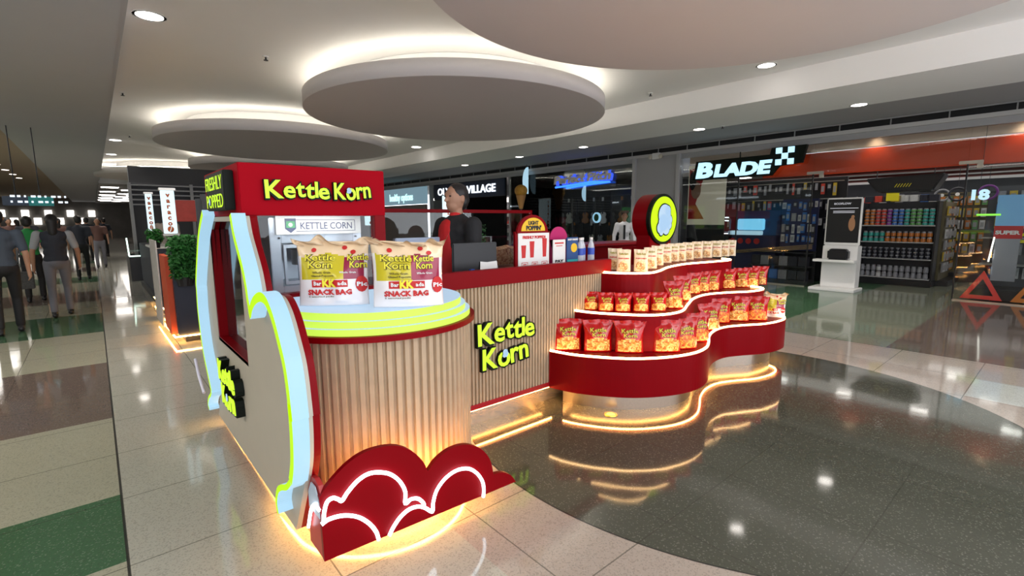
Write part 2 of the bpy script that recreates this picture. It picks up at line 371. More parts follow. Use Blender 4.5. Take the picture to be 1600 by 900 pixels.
# ceiling discs with cove light
DISCS = [(3.78, 1.68, 2.485, 'nearest'), (5.11, 7.41, 2.55, 'second'), (3.76, 13.3, 2.6, 'third'), (5.1, 19.1, 2.55, 'fourth'), (3.1, 25.2, 2.9, 'fifth')]
DLAB = ['vast round ceiling disc cut off by the top edge of the photo', 'round ceiling disc hanging whole above the middle of the kiosk', 'round ceiling disc behind the red popcorn cabinet, half hidden by it', 'mostly hidden small ceiling disc just above the top of the red cabinet', 'farthest ceiling disc above the black louvred wall']
discm = mat('disc_paint', (.66, .62, .62), .9, noise_=.02, scale=2)
for (x, y, r, _), lab in zip(DISCS, DLAB):
    t = thing('ceiling_disc', lab, 'ceiling panel', (x, y, 3.3), 'round ceiling discs')
    bm = B(); cyl(bm, (x, y, 3.3), r, .22, 128); o = mk('panel', bm, discm, t)
    for p in o.data.polygons: p.use_smooth = len(p.vertices) == 4
    bm = B(); cyl(bm, (x, y, 3.51), r*.75, ZC-3.515, 64); mk('neck', bm, ceilm, t)
    bm = B(); tube(bm, [(x+(r-.17)*math.cos(a*PI/48), y+(r-.17)*math.sin(a*PI/48), 3.535) for a in range(96)], .014, 6, True); mk('cove_light', bm, COVE, t)

def downlight(x, y, z, r, lab, grp, power, name='downlight'):
    t = thing(name, lab, 'ceiling light', (x, y, z), grp)
    bm = B(); lathe(bm, [(r*1.18, -.008), (r*1.18, 0), (r, 0), (r*.98, -.008)], 32, (x, y, z), cap=False); mk('trim_ring', bm, white, t)
    bm = B(); cyl(bm, (x, y, z-.006), r*.96, .003, 32); mk('lens', bm, DL, t)
    if power: spot('downlight_beam', (x, y, z-.03), power)
DL1 = [(.7, 7.05, 'big round downlight at the top left, nearest of its row'), (.7, 18.0, 'second downlight of the row beside the left bulkhead'), (.7, 21.8, 'third downlight of the row beside the left bulkhead'), (.7, 25.5, 'fourth downlight of the row beside the left bulkhead'), (.7, 29.3, 'fifth and farthest downlight of the row beside the left bulkhead')]
for x, y, l in DL1: downlight(x, y, ZC, .135, l, 'downlights of the left row', 260)
downlight(7.93, 3.35, ZC, .12, 'downlight at the foot of the big disc washing the right bulkhead', 'downlights beside the right bulkhead', 300)
downlight(7.95, 13.9, ZC, .15, 'downlight low between two ceiling discs, above the staff member', 'downlights beside the right bulkhead', 300)
for y, l in ((-.3, 'soffit downlight out past the right edge of the photo'), (2.67, 'soffit downlight nearest the camera, above the glass shop door'), (5.54, 'soffit downlight above the checkered shop sign'), (8.79, 'soffit downlight above the guitar shop sign'), (11.34, 'small soffit downlight fourth along the dark soffit'), (14.2, 'farthest small soffit downlight above the sports shop sign')):
    if y > 0: downlight(10.02, y, ZS+(.0 if y else 0), .115, l, 'downlights of the shopfront soffit', 160)
for k in range(7): downlight(-2.65+.0*k, 20+k*2.6, 3.75, .12, 'one of a row of small downlights in the brown ceiling far left', 'downlights far left', 25)
for k in range(10):
    t = tag(mk('ceiling_light', rbx(.5+(k % 2)*.9, 33+k*2.4, 3.27, 1.2+(k % 2)*.9, 33.5+k*2.4, 3.31, w=.01), DL), 'one of the bright panels in the far low ceiling', 'ceiling light', 'far ceiling light panels')
# sprinklers
def sprinkler(x, y, z, lab):
    t = thing('sprinkler', lab, 'sprinkler', (x, y, z), 'ceiling sprinklers')
    bm = B(); cyl(bm, (x, y, z-.012), .04, .012, 16); mk('cover_plate', bm, white, t)
    bm = B(); cyl(bm, (x, y, z-.05), .012, .04, 10); cyl(bm, (x, y, z-.056), .03, .006, 12); mk('nozzle', bm, darkm, t)
sprinkler(2.06, 7.7, ZC, 'ceiling sprinkler between the near downlight and the middle disc'); sprinkler(.62, 11.4, ZC, 'ceiling sprinkler beside the left bulkhead'); sprinkler(.96, 16.8, ZC, 'small sprinkler beside the second downlight of the left row')
sprinkler(7.98, 5.4, ZC, 'sprinkler between the big discs and the right bulkhead'); sprinkler(10.06, 5.05, ZS, 'sprinkler on the dark soffit above the checkered sign')
area('hall_fill_light', (-3.6, 4, 3.6), 2, 9, 260, (1, .96, .9))
area('hall_fill_light', (-3.6, 20, 3.6), 2, 14, 300, (1, .96, .9))
area('hall_fill_light', (4, -1.5, 3.3), 5, 1.5, 130, (1, .96, .92))

# ------------------------------------------------------------------ KIOSK: tiered shelf
def V2(L, z): return [Vector((x, y, z)) for x, y in L]
BT = cr([Vector((x, y, 0)) for x, y in [(2.70, 2.72), (2.77, 2.45), (2.98, 2.14), (3.24, 1.96), (3.5, 1.885), (3.74, 1.905), (3.95, 1.99), (4.15, 2.09), (4.38, 2.16), (4.6, 2.165), (4.8, 2.09), (5.03, 1.975), (5.3, 1.93), (5.52, 1.96), (5.66, 2.08), (5.7, 2.3)]])
MT = cr([Vector((x, y, 0)) for x, y in [(3.0, 2.72), (3.06, 2.5), (3.24, 2.22), (3.42, 2.1), (3.66, 2.09), (3.98, 2.22), (4.34, 2.36), (4.66, 2.4), (4.93, 2.32), (5.17, 2.2), (5.42, 2.17), (5.58, 2.25), (5.63, 2.45)]])
TT = cr([Vector((x, y, 0)) for x, y in [(3.34, 2.7), (3.42, 2.5), (3.6, 2.375), (3.83, 2.42), (4.17, 2.545), (4.6, 2.61), (5.05, 2.55), (5.35, 2.52), (5.5, 2.58), (5.55, 2.7)]])
def inset(path, d): return [Vector((p.x, p.y, 0)) for p in off2(path, d)]
shelf = thing('tiered_display_shelf', 'curvy red three-tier popcorn display with glowing edges', 'display shelf', (4.2, 2.7, 0))
for path, z0, z1, nm in ((BT, .145, .445, 'lower_tier'), (MT, .447, .735, 'middle_tier'), (TT, .737, 1.035, 'upper_tier')):
    xr = path[-1].x; xl = path[0].x
    poly = [Vector((p.x, min(p.y, 2.699) if p.x < 3.5 else p.y, z0)) for p in path]+[Vector((xr, 3.0, z0)), Vector((3.47, 3.0, z0)), Vector((3.47, 2.699, z0))]
    bm = B(); prism(bm, poly, (0, 0, z1-z0)); o = mk(nm, bm, red, shelf)
    pin = inset(path, .012)
    bm = B(); tube(bm, [(p.x, p.y, z1+.008) for p in pin], .0085, 8); mk('light_strip', bm, LW, o)
pl = inset(BT, .13)
bm = B(); prism(bm, [Vector((p.x, p.y, 0)) for p in pl[2:-3]]+[Vector((5.5, 2.9, 0)), Vector((2.95, 2.74, 0))], (0, 0, .146)); mk('plinth', bm, steel, shelf)
pl2 = inset(BT, .06)
bm = B(); tube(bm, [(p.x, p.y, .133) for p in pl2[3:]], .007, 8); mk('floor_light_strip', bm, LO, shelf)

# ------------------------------------------------------------------ KIOSK: front counter
def fluted(bm, path, z0, z1, pitch, depth):
    """corrugated skin along a polyline (normal to the left of travel is inside)"""
    # resample
    seg = [(a, b, (b-a).length) for a, b in zip(path, path[1:])]; tot = sum(s[2] for s in seg); n = int(tot/pitch)
    def at(s):
        for a, b, l in seg:
            if s <= l or (a, b) == (seg[-1][0], seg[-1][1]): return a+(b-a)*min(1, s/l), (b-a).normalized()
            s -= l
    cols = []
    for i in range(n):
        for f, d in ((0, 0), (.12, depth), (.62, depth), (.74, 0)):
            p, t = at((i+f)*tot/n); nrm = Vector((t.y, -t.x, 0)); cols.append(p+nrm*d)
    cols.append(path[-1])
    a = [bm.verts.new((p.x, p.y, z0)) for p in cols]; b = [bm.verts.new((p.x, p.y, z1)) for p in cols]
    for i in range(len(cols)-1): bm.faces.new((a[i], a[i+1], b[i+1], b[i]))
counter = thing('service_counter', 'long fluted wood counter with red top band, left of the tiered shelf', 'counter', (2.5, 2.8, 0))
bm = B(); fluted(bm, [Vector((1.66, 2.715, 0)), Vector((3.44, 2.715, 0))], .185, 1.036, .0305, .014); box(bm, 1.66, 2.716, .16, 3.44, 2.78, 1.036); mk('slatted_panel', bm, wood, counter)
bm = B(); box(bm, 1.66, 2.7, .15, 2.72, 2.78, .19); mk('bottom_rail', bm, dred, counter)
bm = B(); box(bm, 1.69, 2.685, 1.037, 3.46, 2.74, 1.155); box(bm, 1.69, 2.74, 1.02, 3.46, 3.02, 1.06); box(bm, 1.69, 3.02, 1.02, 1.93, 3.4, 1.06); mk('worktop', bev(bm, .004), red, counter)
bm = B(); box(bm, 1.5, 2.79, 0, 2.95, 3.0, .15); mk('plinth', bm, mat('amber_lit_steel_plinth', (.55, .5, .42), .25, .9, noise_=.1, scale=40), counter)  # steel plinth; the strip's amber glow is put into its tint
bm = B(); tube(bm, [(1.7, 2.73, .14), (2.76, 2.73, .14)], .007, 8); mk('light_strip', bm, LO, counter)
# rear counter and red frame rail
rc = thing('rear_counter', 'red counter at the far side of the kiosk', 'counter', (3.5, 4.3, 0))
bm = B(); box(bm, 1.4, 4.1, .1, 6.0, 4.5, 1.16); mk('body', bev(bm, .01), red, rc)
bm = B(); box(bm, 1.4, 4.0, 1.16, 6.05, 4.5, 1.19); mk('worktop', bev(bm, .005), dred, rc)
bm = B(); box(bm, 1.4, 4.14, 0, 5.9, 4.46, .1); mk('plinth', bm, steel, rc)
gf = thing('glass_screen', 'red-railed glass screen standing on the rear counter', 'glass screen', (2.7, 4.2, 1.19))
bm = B(); box(bm, 1.4, 4.19, 1.575, 3.9, 4.22, 1.61); mk('top_rail', bev(bm, .003), red, gf)
for x in (3.87, 1.42): mk('post', rbx(x, 4.19, 1.19, x+.03, 4.22, 1.575, w=.003), red, gf)
bm = B(); box(bm, 1.45, 4.2, 1.2, 3.87, 4.206, 1.575); mk('pane', bm, glass, gf)

# ------------------------------------------------------------------ KIOSK: round counter
cc = (1.13, 2.5)
def arc(r, a0, a1, n=48, c=cc): return [Vector((c[0]+r*math.cos(a0+(a1-a0)*i/n), c[1]+r*math.sin(a0+(a1-a0)*i/n), 0)) for i in range(n+1)]
def dshape(r, z, back=2.79, n=64): return [Vector((max(p.x, .628), p.y, z)) for p in [Vector((cc[0]-r, back, 0))]+arc(r, PI, 2*PI, n)+[Vector((cc[0]+r, back, 0))]]
rcn = thing('round_counter', 'rounded fluted-wood counter with a glowing stepped lime and white top', 'counter', (1.13, 2.5, 0))
bm = B(); fluted(bm, [Vector((.63, 2.76, 0)), Vector((.63, 2.5, 0))]+arc(.51, PI+.2, 2*PI, 68)+[Vector((1.64, 2.74, 0))], .13, .965, .04, .016); prism(bm, dshape(.505, .13, 2.76), (0, 0, .83)); mk('slatted_body', bm, wood, rcn)
bm = B(); prism(bm, dshape(.555, .962), (0, 0, .028)); mk('red_rim', bm, red, rcn)
bm = B(); prism(bm, dshape(.53, .990), (0, 0, .03), mi=0, side=1); mk('lower_step', bm, [BW, YD], rcn)
bm = B(); prism(bm, dshape(.505, 1.020), (0, 0, .03), mi=0, side=1); mk('middle_step', bm, [BW, YD], rcn)
bm = B(); prism(bm, dshape(.48, 1.050), (0, 0, .035), mi=0, side=1); mk('top_step', bm, [BW, YD], rcn)
bm = B(); prism(bm, dshape(.42, 0, 2.7), (0, 0, .13)); mk('plinth', bm, steel, rcn)
bm = B(); tube(bm, [(p.x, p.y, .12) for p in [Vector((.63, 2.72, 0))]+arc(.48, PI, 2*PI, 60)+[Vector((1.62, 2.7, 0))]], .008, 8); mk('floor_light_strip', bm, LO, rcn)

# ------------------------------------------------------------------ KIOSK: curly side panel
def pix(o, s, L): return [(o[0]+a/s, o[1]+b/s) for a, b in L]
XF, XW = .512, .575
fr_px = pix((280, 240), 4, [(300, 380), (320, 500), (350, 620), (380, 740), (400, 850), (407, 905)])+pix((280, 440), 4, [(415, 150), (424, 212)])
ar_px = pix((280, 440), 4, [(424, 212), (432, 160), (452, 118), (482, 98), (514, 118), (545, 185), (572, 270), (602, 390), (632, 520), (652, 650), (667, 780), (678, 880)])+pix((300, 540), 3.214, [(470, 300), (482, 450), (486, 600), (478, 690)])
def to3(L, X=.5): return [Vector((XF, v.y, v.z)) for v in (atx(a, b, X) for a, b in L)]
F1 = cr(to3(fr_px), 4); F2 = cr(to3(ar_px), 5)
FOOT = cr(to3(pix((300, 540), 3.214, [(478, 690), (458, 716), (432, 718), (415, 735), (409, 790), (418, 850)])), 5)
BK = cr(to3(pix((280, 240), 4, [(130, 370), (108, 500), (98, 650), (92, 800)])+pix((280, 440), 4, [(96, 60), (106, 200), (134, 420), (168, 590), (188, 690)])), 4)
BFOOT = cr(to3(pix((280, 440), 4, [(188, 690), (183, 712), (172, 730), (168, 770), (176, 800)])), 4)
def yz_off(path, d):
    q = off2([Vector((p.y, p.z)) for p in path], d); return [Vector((path[0].x, a.x, a.y)) for a in q]
side = thing('curved_side_panel', 'tall cream end panel of the kiosk with curly lime and white lit edging', 'side panel', (.6, 3.2, 0))
outl = [Vector((p.y, p.z)) for p in (F1[:-7]+F2[9:])]
outl = [Vector((q.x, min(q.y, 1.527))) for q in outl]
outl += [Vector((2.2, .10)), Vector((4.02, .085))] + [Vector((p.y+.02, min(p.z, 1.527))) for p in BK[::-1]]
def panel(bm, x0, x1, grow=0):
    prism(bm, [Vector((x0, q.x, q.y)) for q in outl], (x1-x0, 0, 0))
# the opening for the side window is left free: the board is built as a ring around it
WY0, WY1, WZ0, WZ1 = 2.9, 3.72, .73, 1.56
def inside_prism(x0, x1, m_, nm):
    import mathutils.geometry as G
    hole = [Vector((WY0, WZ0)), Vector((WY1, WZ0)), Vector((WY1, WZ1-.06)), Vector((WY0, WZ1-.06))]
    loops = [[Vector((q.x, q.y, 0)) for q in outl], [Vector((q.x, q.y, 0)) for q in hole]]
    tris = G.tessellate_polygon(loops); pts = [p for l in loops for p in l]
    bm = B(); a = [bm.verts.new((x0, p.x, p.y)) for p in pts]; b = [bm.verts.new((x1, p.x, p.y)) for p in pts]
    for t in tris:
        try: bm.faces.new([a[i] for i in t]); bm.faces.new([b[i] for i in t][::-1])
        except ValueError: pass
    k = 0
    for l in loops:
        n = len(l)
        for i in range(n): bm.faces.new((a[k+i], a[k+(i+1) % n], b[k+(i+1) % n], b[k+i]))
        k += n
    return mk(nm, bm, m_, side)
inside_prism(XW, XW+.022, cream, 'panel')
inside_prism(XW+.022, XW+.05, red, 'red_backing')
def trim(path, wd, nm):
    bm = B(); L = yz_off(path, -wd/2); R_ = yz_off(path, wd/2); ribbon(bm, L, R_, (XW-XF, 0, 0), 0, 1); return mk(nm, bm, [YG, TW], side)
trim(F1+F2[1:], .042, 'front_light_edge'); trim(FOOT, .026, 'front_foot_curl'); trim(BK, .04, 'back_light_edge'); trim(BFOOT, .022, 'back_foot_curl')
bm = B(); tube(bm, [atx(305, 561, .54), atx(311, 588, .54), atx(319, 614, .54)], .011, 10); mk('rear_white_tube', bm, mat('frosted_tube', (.7, .72, .85), .3), side)
wf = mk('window_frame', None or (lambda bm: (box(bm, XW+.022, WY0, WZ0, XW+.06, WY0+.03, WZ1), box(bm, XW+.0, WY1-.03, WZ0, XW+.06, WY1, WZ1), box(bm, XW+.0, WY0, WZ0-.02, XW+.06, WY1, WZ0+.005), box(bm, XW+.02, WY0, WZ1-.04, XW+.06, WY1, WZ1), bm)[-1])(B()), red, side)
bm = B(); box(bm, XW+.053, WY0-.0, WZ0-.01, XW+.058, WY1-.02, WZ1-.03); mk('pane', bm, mat('dark_tinted_glass', (.015, .012, .014), .06, coat=.3), wf)
bm = B(); tube(bm, [(XW+.065, 2.75, .17), (XW+.065, 4.1, .17)], .013, 8); mk('floor_light_strip', bm, LO, side)
bm = B(); box(bm, XW+.08, 2.55, 0, XW+.11, 4.1, .12); mk('plinth', bm, steel, side)

# ------------------------------------------------------------------ KIOSK: popping cabinet
cab = thing('popcorn_cabinet', 'red popcorn-making cabinet with glass front under the lit header', 'display cabinet', (.98, 3.2, 1.05))
bm = B(); box(bm, .578, 2.8, 1.53, 1.372, 3.75, 1.797); mk('header', bev(bm, .004), mat('header_red', (.33, 0, .007), .6, spec=.08), cab)
def quadpost(x0, x1, y0, y1, z0, z1, xs0, xs1):
    bm = B(); vs = [(xs0, y0, z0), (xs1, y0, z0), (xs1, y1, z0), (xs0, y1, z0)]; vt = [(x0, y0, z1), (x1, y0, z1), (x1, y1, z1), (x0, y1, z1)]
    a = [bm.verts.new(v) for v in vs]; b = [bm.verts.new(v) for v in vt]; bm.faces.new(a); bm.faces.new(b)
    for i in range(4): bm.faces.new((a[i], a[(i+1) % 4], b[(i+1) % 4], b[i]))
    return bm
mk('left_post', quadpost(.63, .652, 2.8, 2.84, 1.06, 1.528, .64, .69), red, cab)
mk('right_post', rbx(1.3, 2.8, 1.06, 1.37, 2.86, 1.532, w=.003), red, cab)
mk('rear_post', rbx(1.3, 3.68, 1.06, 1.37, 3.75, 1.532, w=.003), red, cab)
mk('rear_post', rbx(.64, 3.72, 1.06, .69, 3.75, 1.532, w=.003), red, cab)
mk('sill', rbx(.64, 2.795, 1.0, 1.375, 2.86, 1.105, w=.003), red, cab)
mk('base', rbx(.64, 2.86, .15, 1.375, 3.75, 1.07, w=.004), mat('cabinet_base_red', (.25, .01, .015), .5), cab)
bm = B(); box(bm, .66, 2.83, 1.1, 1.3, 2.836, 1.53); mk('front_pane', bm, glass, cab)
cl_ = area('cabinet_fill_light', (1.0, 2.98, 1.525), .5, .2, 2.2, (1, .96, .92)); cl_.rotation_euler = (rad_(18), 0, 0)  # added lamp under the header, brightens the machine and its sign
mc = thing('popping_machine', 'silver popcorn popping machine behind the cabinet glass', 'popcorn machine', (1.05, 3.2, 1.07))
bm = B(); box(bm, .78, 3.1, 1.07, .84, 3.6, 1.52); box(bm, 1.28, 3.1, 1.07, 1.34, 3.6, 1.52); box(bm, .84, 3.1, 1.37, 1.28, 3.6, 1.6); box(bm, .84, 3.5, 1.07, 1.28, 3.6, 1.37); box(bm, .84, 3.1, 1.07, 1.28, 3.5, 1.11); mk('body', bev(bm, .004), silver, mc)
bm = B(); box(bm, .85, 3.09, 1.12, .865, 3.11, 1.36); box(bm, .93, 3.09, 1.12, .945, 3.11, 1.36); box(bm, .865, 3.09, 1.12, .93, 3.11, 1.14); box(bm, .865, 3.09, 1.34, .93, 3.11, 1.36); mk('door_frame', bm, silver, mc)
bm = B(); cyl(bm, (1.06, 3.32, 1.22), .1, .1, 28); cyl(bm, (1.06, 3.32, 1.32), .03, .1, 12); mk('kettle', bm, steel, mc)
for i in range(2):
    bm = B(); cyl(bm, (.83+i*.47, 3.09, 1.4), .006, .01, 10, axis='y'); mk('screw', bm, darkm, mc)
sp_ = thing('machine_sign', 'white sign reading KETTLE CORN fixed across the popping machine', 'sign', (1.07, 3.08, 1.43))
mk('plate', rbx(.812, 3.075, 1.42, 1.33, 3.085, 1.535, w=.002), white, sp_)
ink = mat('navy_ink', (.02, .03, .12), .5)
text('lettering', 'KETTLE CORN', (.95, 3.0745, 1.452), XX, ZZ, .058, ink, sp_, depth=.001, fit=.32, bold=.01)
bm = B()
for a in ((.925, 1.438, 1.29, 1.441), (.925, 1.505, 1.29, 1.508), (1.287, 1.438, 1.29, 1.508)): box(bm, a[0], 3.0725, a[1], a[2], 3.0745, a[3])
mk('border_line', bm, ink, sp_)
bm = B(); prism(bm, [(.862, 3.0745, 1.515), (.925, 3.0745, 1.515), (.925, 3.0745, 1.455), (.8935, 3.0745, 1.43), (.862, 3.0745, 1.455)], (0, -.002, 0)); e = mk('shield_emblem', bm, ink, sp_)
bm = B(); prism(bm, [(.868, 3.072, 1.5), (.919, 3.072, 1.5), (.919, 3.072, 1.46), (.868, 3.072, 1.46)], (0, -.001, 0)); mk('green_field', bm, mat('emblem_green', (.03, .3, .1), .5), e)
bm = B(); cyl(bm, (.893, 3.0705, 1.478), .012, .001, 14, axis='y'); mk('white_bloom', bm, white, e)

# ------------------------------------------------------------------ lit signs
LAYK = [(1.35, -.06, .02), (1.3, -.04, -.08), (1.25, .0, .06), (1.3, -.04, -.04), (1.22, -.02, .0), (1.28, -.08, .06)]
LAYO = [(1.32, -.06, .0), (1.4, -.05, 0), (1.4, .03, .1), (1.35, .08, .1)]
GRN = glow('lime_lit_letter', (.62, 1, .03), 1.0)
YEL = glow('yellow_lit_letter_core', (.85, 1, .12), 1.15)
blk = mat('sign_black_return', (.004, .007, .004), .5, spec=.2)
def emblem(parent, org, ux, uy, r, depth=.004):
    ux = Vector(ux); uy = Vector(uy); uz = ux.cross(uy); org = Vector(org)
    blobs = [(0, .25, .62), (-.1, -.2, .5), (-.42, -.5, .32), (-.3, -.75, .2), (.2, -.55, .36), (.5, -.05, .3), (.52, -.35, .24), (.3, .5, .3)]
    def poly(grow, dz):
        bm = B()
        for x, y, q in blobs:
            q += grow; pts = [org+uz*dz+ux*(r*(x+q*math.cos(a*PI/12)))+uy*(r*(y+q*math.sin(a*PI/12))) for a in range(24)]
            prism(bm, pts, uz*depth)
        return bm
    o = mk('popcorn_emblem', poly(.07, 0), blk, parent); mk('pale_face', poly(0, depth*.9), BW, o)
def lit_sign(name, lab, lines, org, ux, uy, size, wid, depth, lh, bold=.02, sl=0, par=None):
    """lines of (text, layout, emblem index or None)"""
    ux, uy = Vector(ux), Vector(uy); uz = ux.cross(uy)
    t = thing(name, lab, 'illuminated sign', Vector(org))
    bb, bg = B(), B(); bc = B()
    for k, (s, lay, wdt, dx) in enumerate(lines):
        o = Vector(org)-uy*lh*k+ux*dx
        put_text(bb, s, o-ux*size*.04-uy*size*.03, ux, uy, size*1.0, depth*.9, bold=.065, fit=wdt*1.05, lay=lay, res=2)
        put_text(bg, s, o+uz*(depth*.9), ux, uy, size, depth*.1, bold=.02, fit=wdt, lay=lay, res=3)
    mk('black_casing', bb, blk, t); mk('lit_lettering', bg, GRN, t)
    return t
t = lit_sign('illuminated_sign', 'long one-line green Kettle Korn sign on the red cabinet header', [('Kettle', LAYK, .335, 0), ('Korn', LAYO, .22, .362)], (.693, 2.798, 1.64), XX, ZZ, .098, .58, .02, 0)
emblem(t, (1.137, 2.774, 1.672), XX, ZZ, .018)
t = lit_sign('illuminated_sign', 'two-line green Kettle Korn sign on the fluted front counter', [('Kettle', LAYK, .54, 0), ('Korn', LAYO, .44, .04)], (1.965, 2.7, .655), XX, ZZ, .16, .58, .035, .185)
emblem(t, (2.205, 2.662, .535), XX, ZZ, .034)
t = lit_sign('illuminated_sign', 'green Kettle Korn sign low on the cream side panel', [('Kettle', LAYK, .46, 0), ('Korn', LAYO, .38, .06)], (.574, 3.53, .53), -YY, ZZ, .135, .5, .052, .145)
emblem(t, (.519, 3.25, .45), -YY, ZZ, .026)
t = thing('illuminated_sign', 'green FRESHLY POPPED sign on the left side of the red header', 'illuminated sign', (.55, 3.15, 1.56))
mk('black_casing', rbx(.527, 2.9, 1.56, .577, 3.4, 1.765, w=.004), blk, t)
for s, z in (('FRESHLY', 1.672), ('POPPED', 1.575)):
    bm = B(); put_text(bm, s, (.526, 3.39, z), -YY, ZZ, .105, .0015, bold=-.004, fit=.46); mk('lit_lettering', bm, GRN, t)
emblem(t, (.523, 3.275, 1.61), -YY, ZZ, .02, .002)
# round popcorn sign
rs = thing('round_popcorn_sign', 'round lime sign with a white popcorn shape on a red drum at the kiosk corner', 'illuminated sign', (4.76, 3.15, 1.03))
bm = B(); cyl(bm, (4.76, 3.02, 1.5), .272, .2, 72, axis='y'); mk('drum', bm, red, rs)
bm = B(); cyl(bm, (4.76, 3.0, 1.5), .275, .04, 72, axis='y'); mk('black_rim', bm, blk, rs)
bm = B(); cyl(bm, (4.76, 2.993, 1.5), .245, .01, 72, axis='y'); mk('lit_face', bm, glow('lime_round_face', (.62, 1, 0), .85), rs)
emblem(rs, (4.755, 2.99, 1.5), XX, ZZ, .185, .004)
bm = B(); box(bm, 4.55, 3.03, 1.19, 4.97, 3.2, 1.35); box(bm, 4.5, 3.02, 0, 5.02, 3.22, 1.2); mk('pedestal', bev(bm, .005), red, rs)

# ------------------------------------------------------------------ cloud panel with neon
cl = thing('cloud_cutout_panel', 'red cloud-shaped panel with white neon outlines at the foot of the round counter', 'cloud panel', (1.08, 1.86, 0))
ca, cb = Vector((.592, 1.883, 0)), Vector((1.585, 1.832, 0)); cux = (cb-ca).normalized(); cn = Vector((-cux.y, cux.x, 0))   # cn points to the kiosk
def onpl(px, py, d=0):
    dr = ray(px, py); nrm = cn; o = Vector((0, 0, EYE)); t_ = (ca+cn*d-o).dot(nrm)/dr.dot(nrm); return o+dr*t_

CL = cr([onpl(*p) for p in pix((470, 680), 4.5, [(130, 440), (200, 340), (330, 200), (470, 112), (640, 74), (760, 100), (850, 172), (893, 252)])], 6)
CR_ = cr([onpl(*p) for p in pix((640, 680), 4.5, [(130, 252), (190, 170), (290, 95), (400, 66), (500, 95), (565, 170), (590, 275)])], 6)
CT = cr([onpl(*p) for p in pix((640, 680), 4.5, [(590, 277), (650, 262), (710, 280), (748, 330), (742, 346)])], 5)
poly = [onpl(*p) for p in pix((470, 680), 4.5, [(168, 888), (148, 640)])]+CL+CR_[1:]+CT[1:]
poly[0].z = .115; poly[-1].z = .115; poly = [Vector((p.x, p.y, max(p.z, .115))) for p in poly]
bm = B(); prism(bm, poly, cn*.024); mk('panel', bm, red, cl)
sd = [Vector((.594, 1.888, .115)), Vector((.594, 1.888, .40)), Vector((.594, 1.91, .435)), Vector((.594, 1.95, .45)), Vector((.594, 2.0, .44)), Vector((.594, 2.05, .37)), Vector((.594, 2.06, .115))]
bm = B(); prism(bm, sd, (.02, 0, 0)); sdo = mk('side_return', bm, mat('red_return', (.42, .03, .03), .4), cl)
bm = B(); prism(bm, [Vector((.59, 1.895, .30)), Vector((.59, 1.895, .38)), Vector((.59, 1.93, .425)), Vector((.59, 1.98, .425)), Vector((.59, 2.02, .37)), Vector((.59, 2.02, .3))], (-.004, 0, 0)); mk('pale_lobe', bm, mat('pale_lobe', (.5, .55, .62), .4), sdo)
NE = [[(160, 615), (165, 540), (185, 470), (225, 442), (262, 450), (290, 460), (330, 400), (400, 320), (480, 270), (570, 262), (640, 280), (700, 330), (735, 400), (735, 480), (775, 450), (825, 447), (860, 475), (868, 492)],
      [(145, 628), (200, 590), (300, 565), (400, 575), (480, 620), (530, 680), (548, 735)]]
NE2 = [[(-142, 705), (-110, 640), (-60, 570), (0, 520), (60, 502), (110, 512), (160, 537), (165, 480), (190, 390), (250, 305), (330, 248), (410, 235), (470, 265), (510, 320), (522, 380), (518, 435)]]
for o_, LL in (((470, 680), NE), ((640, 680), NE2)):
    for L_ in LL:
        path = cr([onpl(a, b, -.012) for a, b in pix(o_, 4.5, L_)], 5)
        bm = B(); tube(bm, path, .0084, 8); mk('neon_tube', bm, NW, cl)
bm = B(); tube(bm, cr([Vector((.584, 1.883, .345)), Vector((.58, 1.93, .35)), Vector((.58, 1.98, .3)), Vector((.58, 2.03, .2))], 5), .0072, 8); mk('neon_tube', bm, NW, cl)
bm = B(); box(bm, .9, 1.89, .22, .94, 2.05, .26); box(bm, 1.25, 1.88, .22, 1.29, 2.02, .26); mk('support_bracket', bm, darkm, cl)
bm = B(); tube(bm, [(.67, 1.915, .30), (.95, 1.905, .36), (1.1, 1.9, .3), (1.25, 1.89, .3), (1.42, 1.875, .2)], .011, 8); mk('rear_light_strip', bm, LO, cl)
# floor uplights
for (x, y), l in (((2.913, 2.235), 'round brass floor light in front of the plinth, the brighter one'), ((3.13, 2.32), 'round brass floor light tucked under the red shelf')):
    t = thing('floor_uplight', l, 'floor light', (x, y, 0), 'floor lights by the display')
    bm = B(); lathe(bm, [(.052, 0), (.05, .006), (.036, .007), (.036, .004)], 28, (x, y, 0), cap=False); mk('ring', bm, mat('brass', (.7, .45, .12), .25, 1), t)
    bm = B(); cyl(bm, (x, y, .004), .034, .002, 24); mk('lens', bm, glow('amber_lens', (1, .6, .15), 1.5), t)
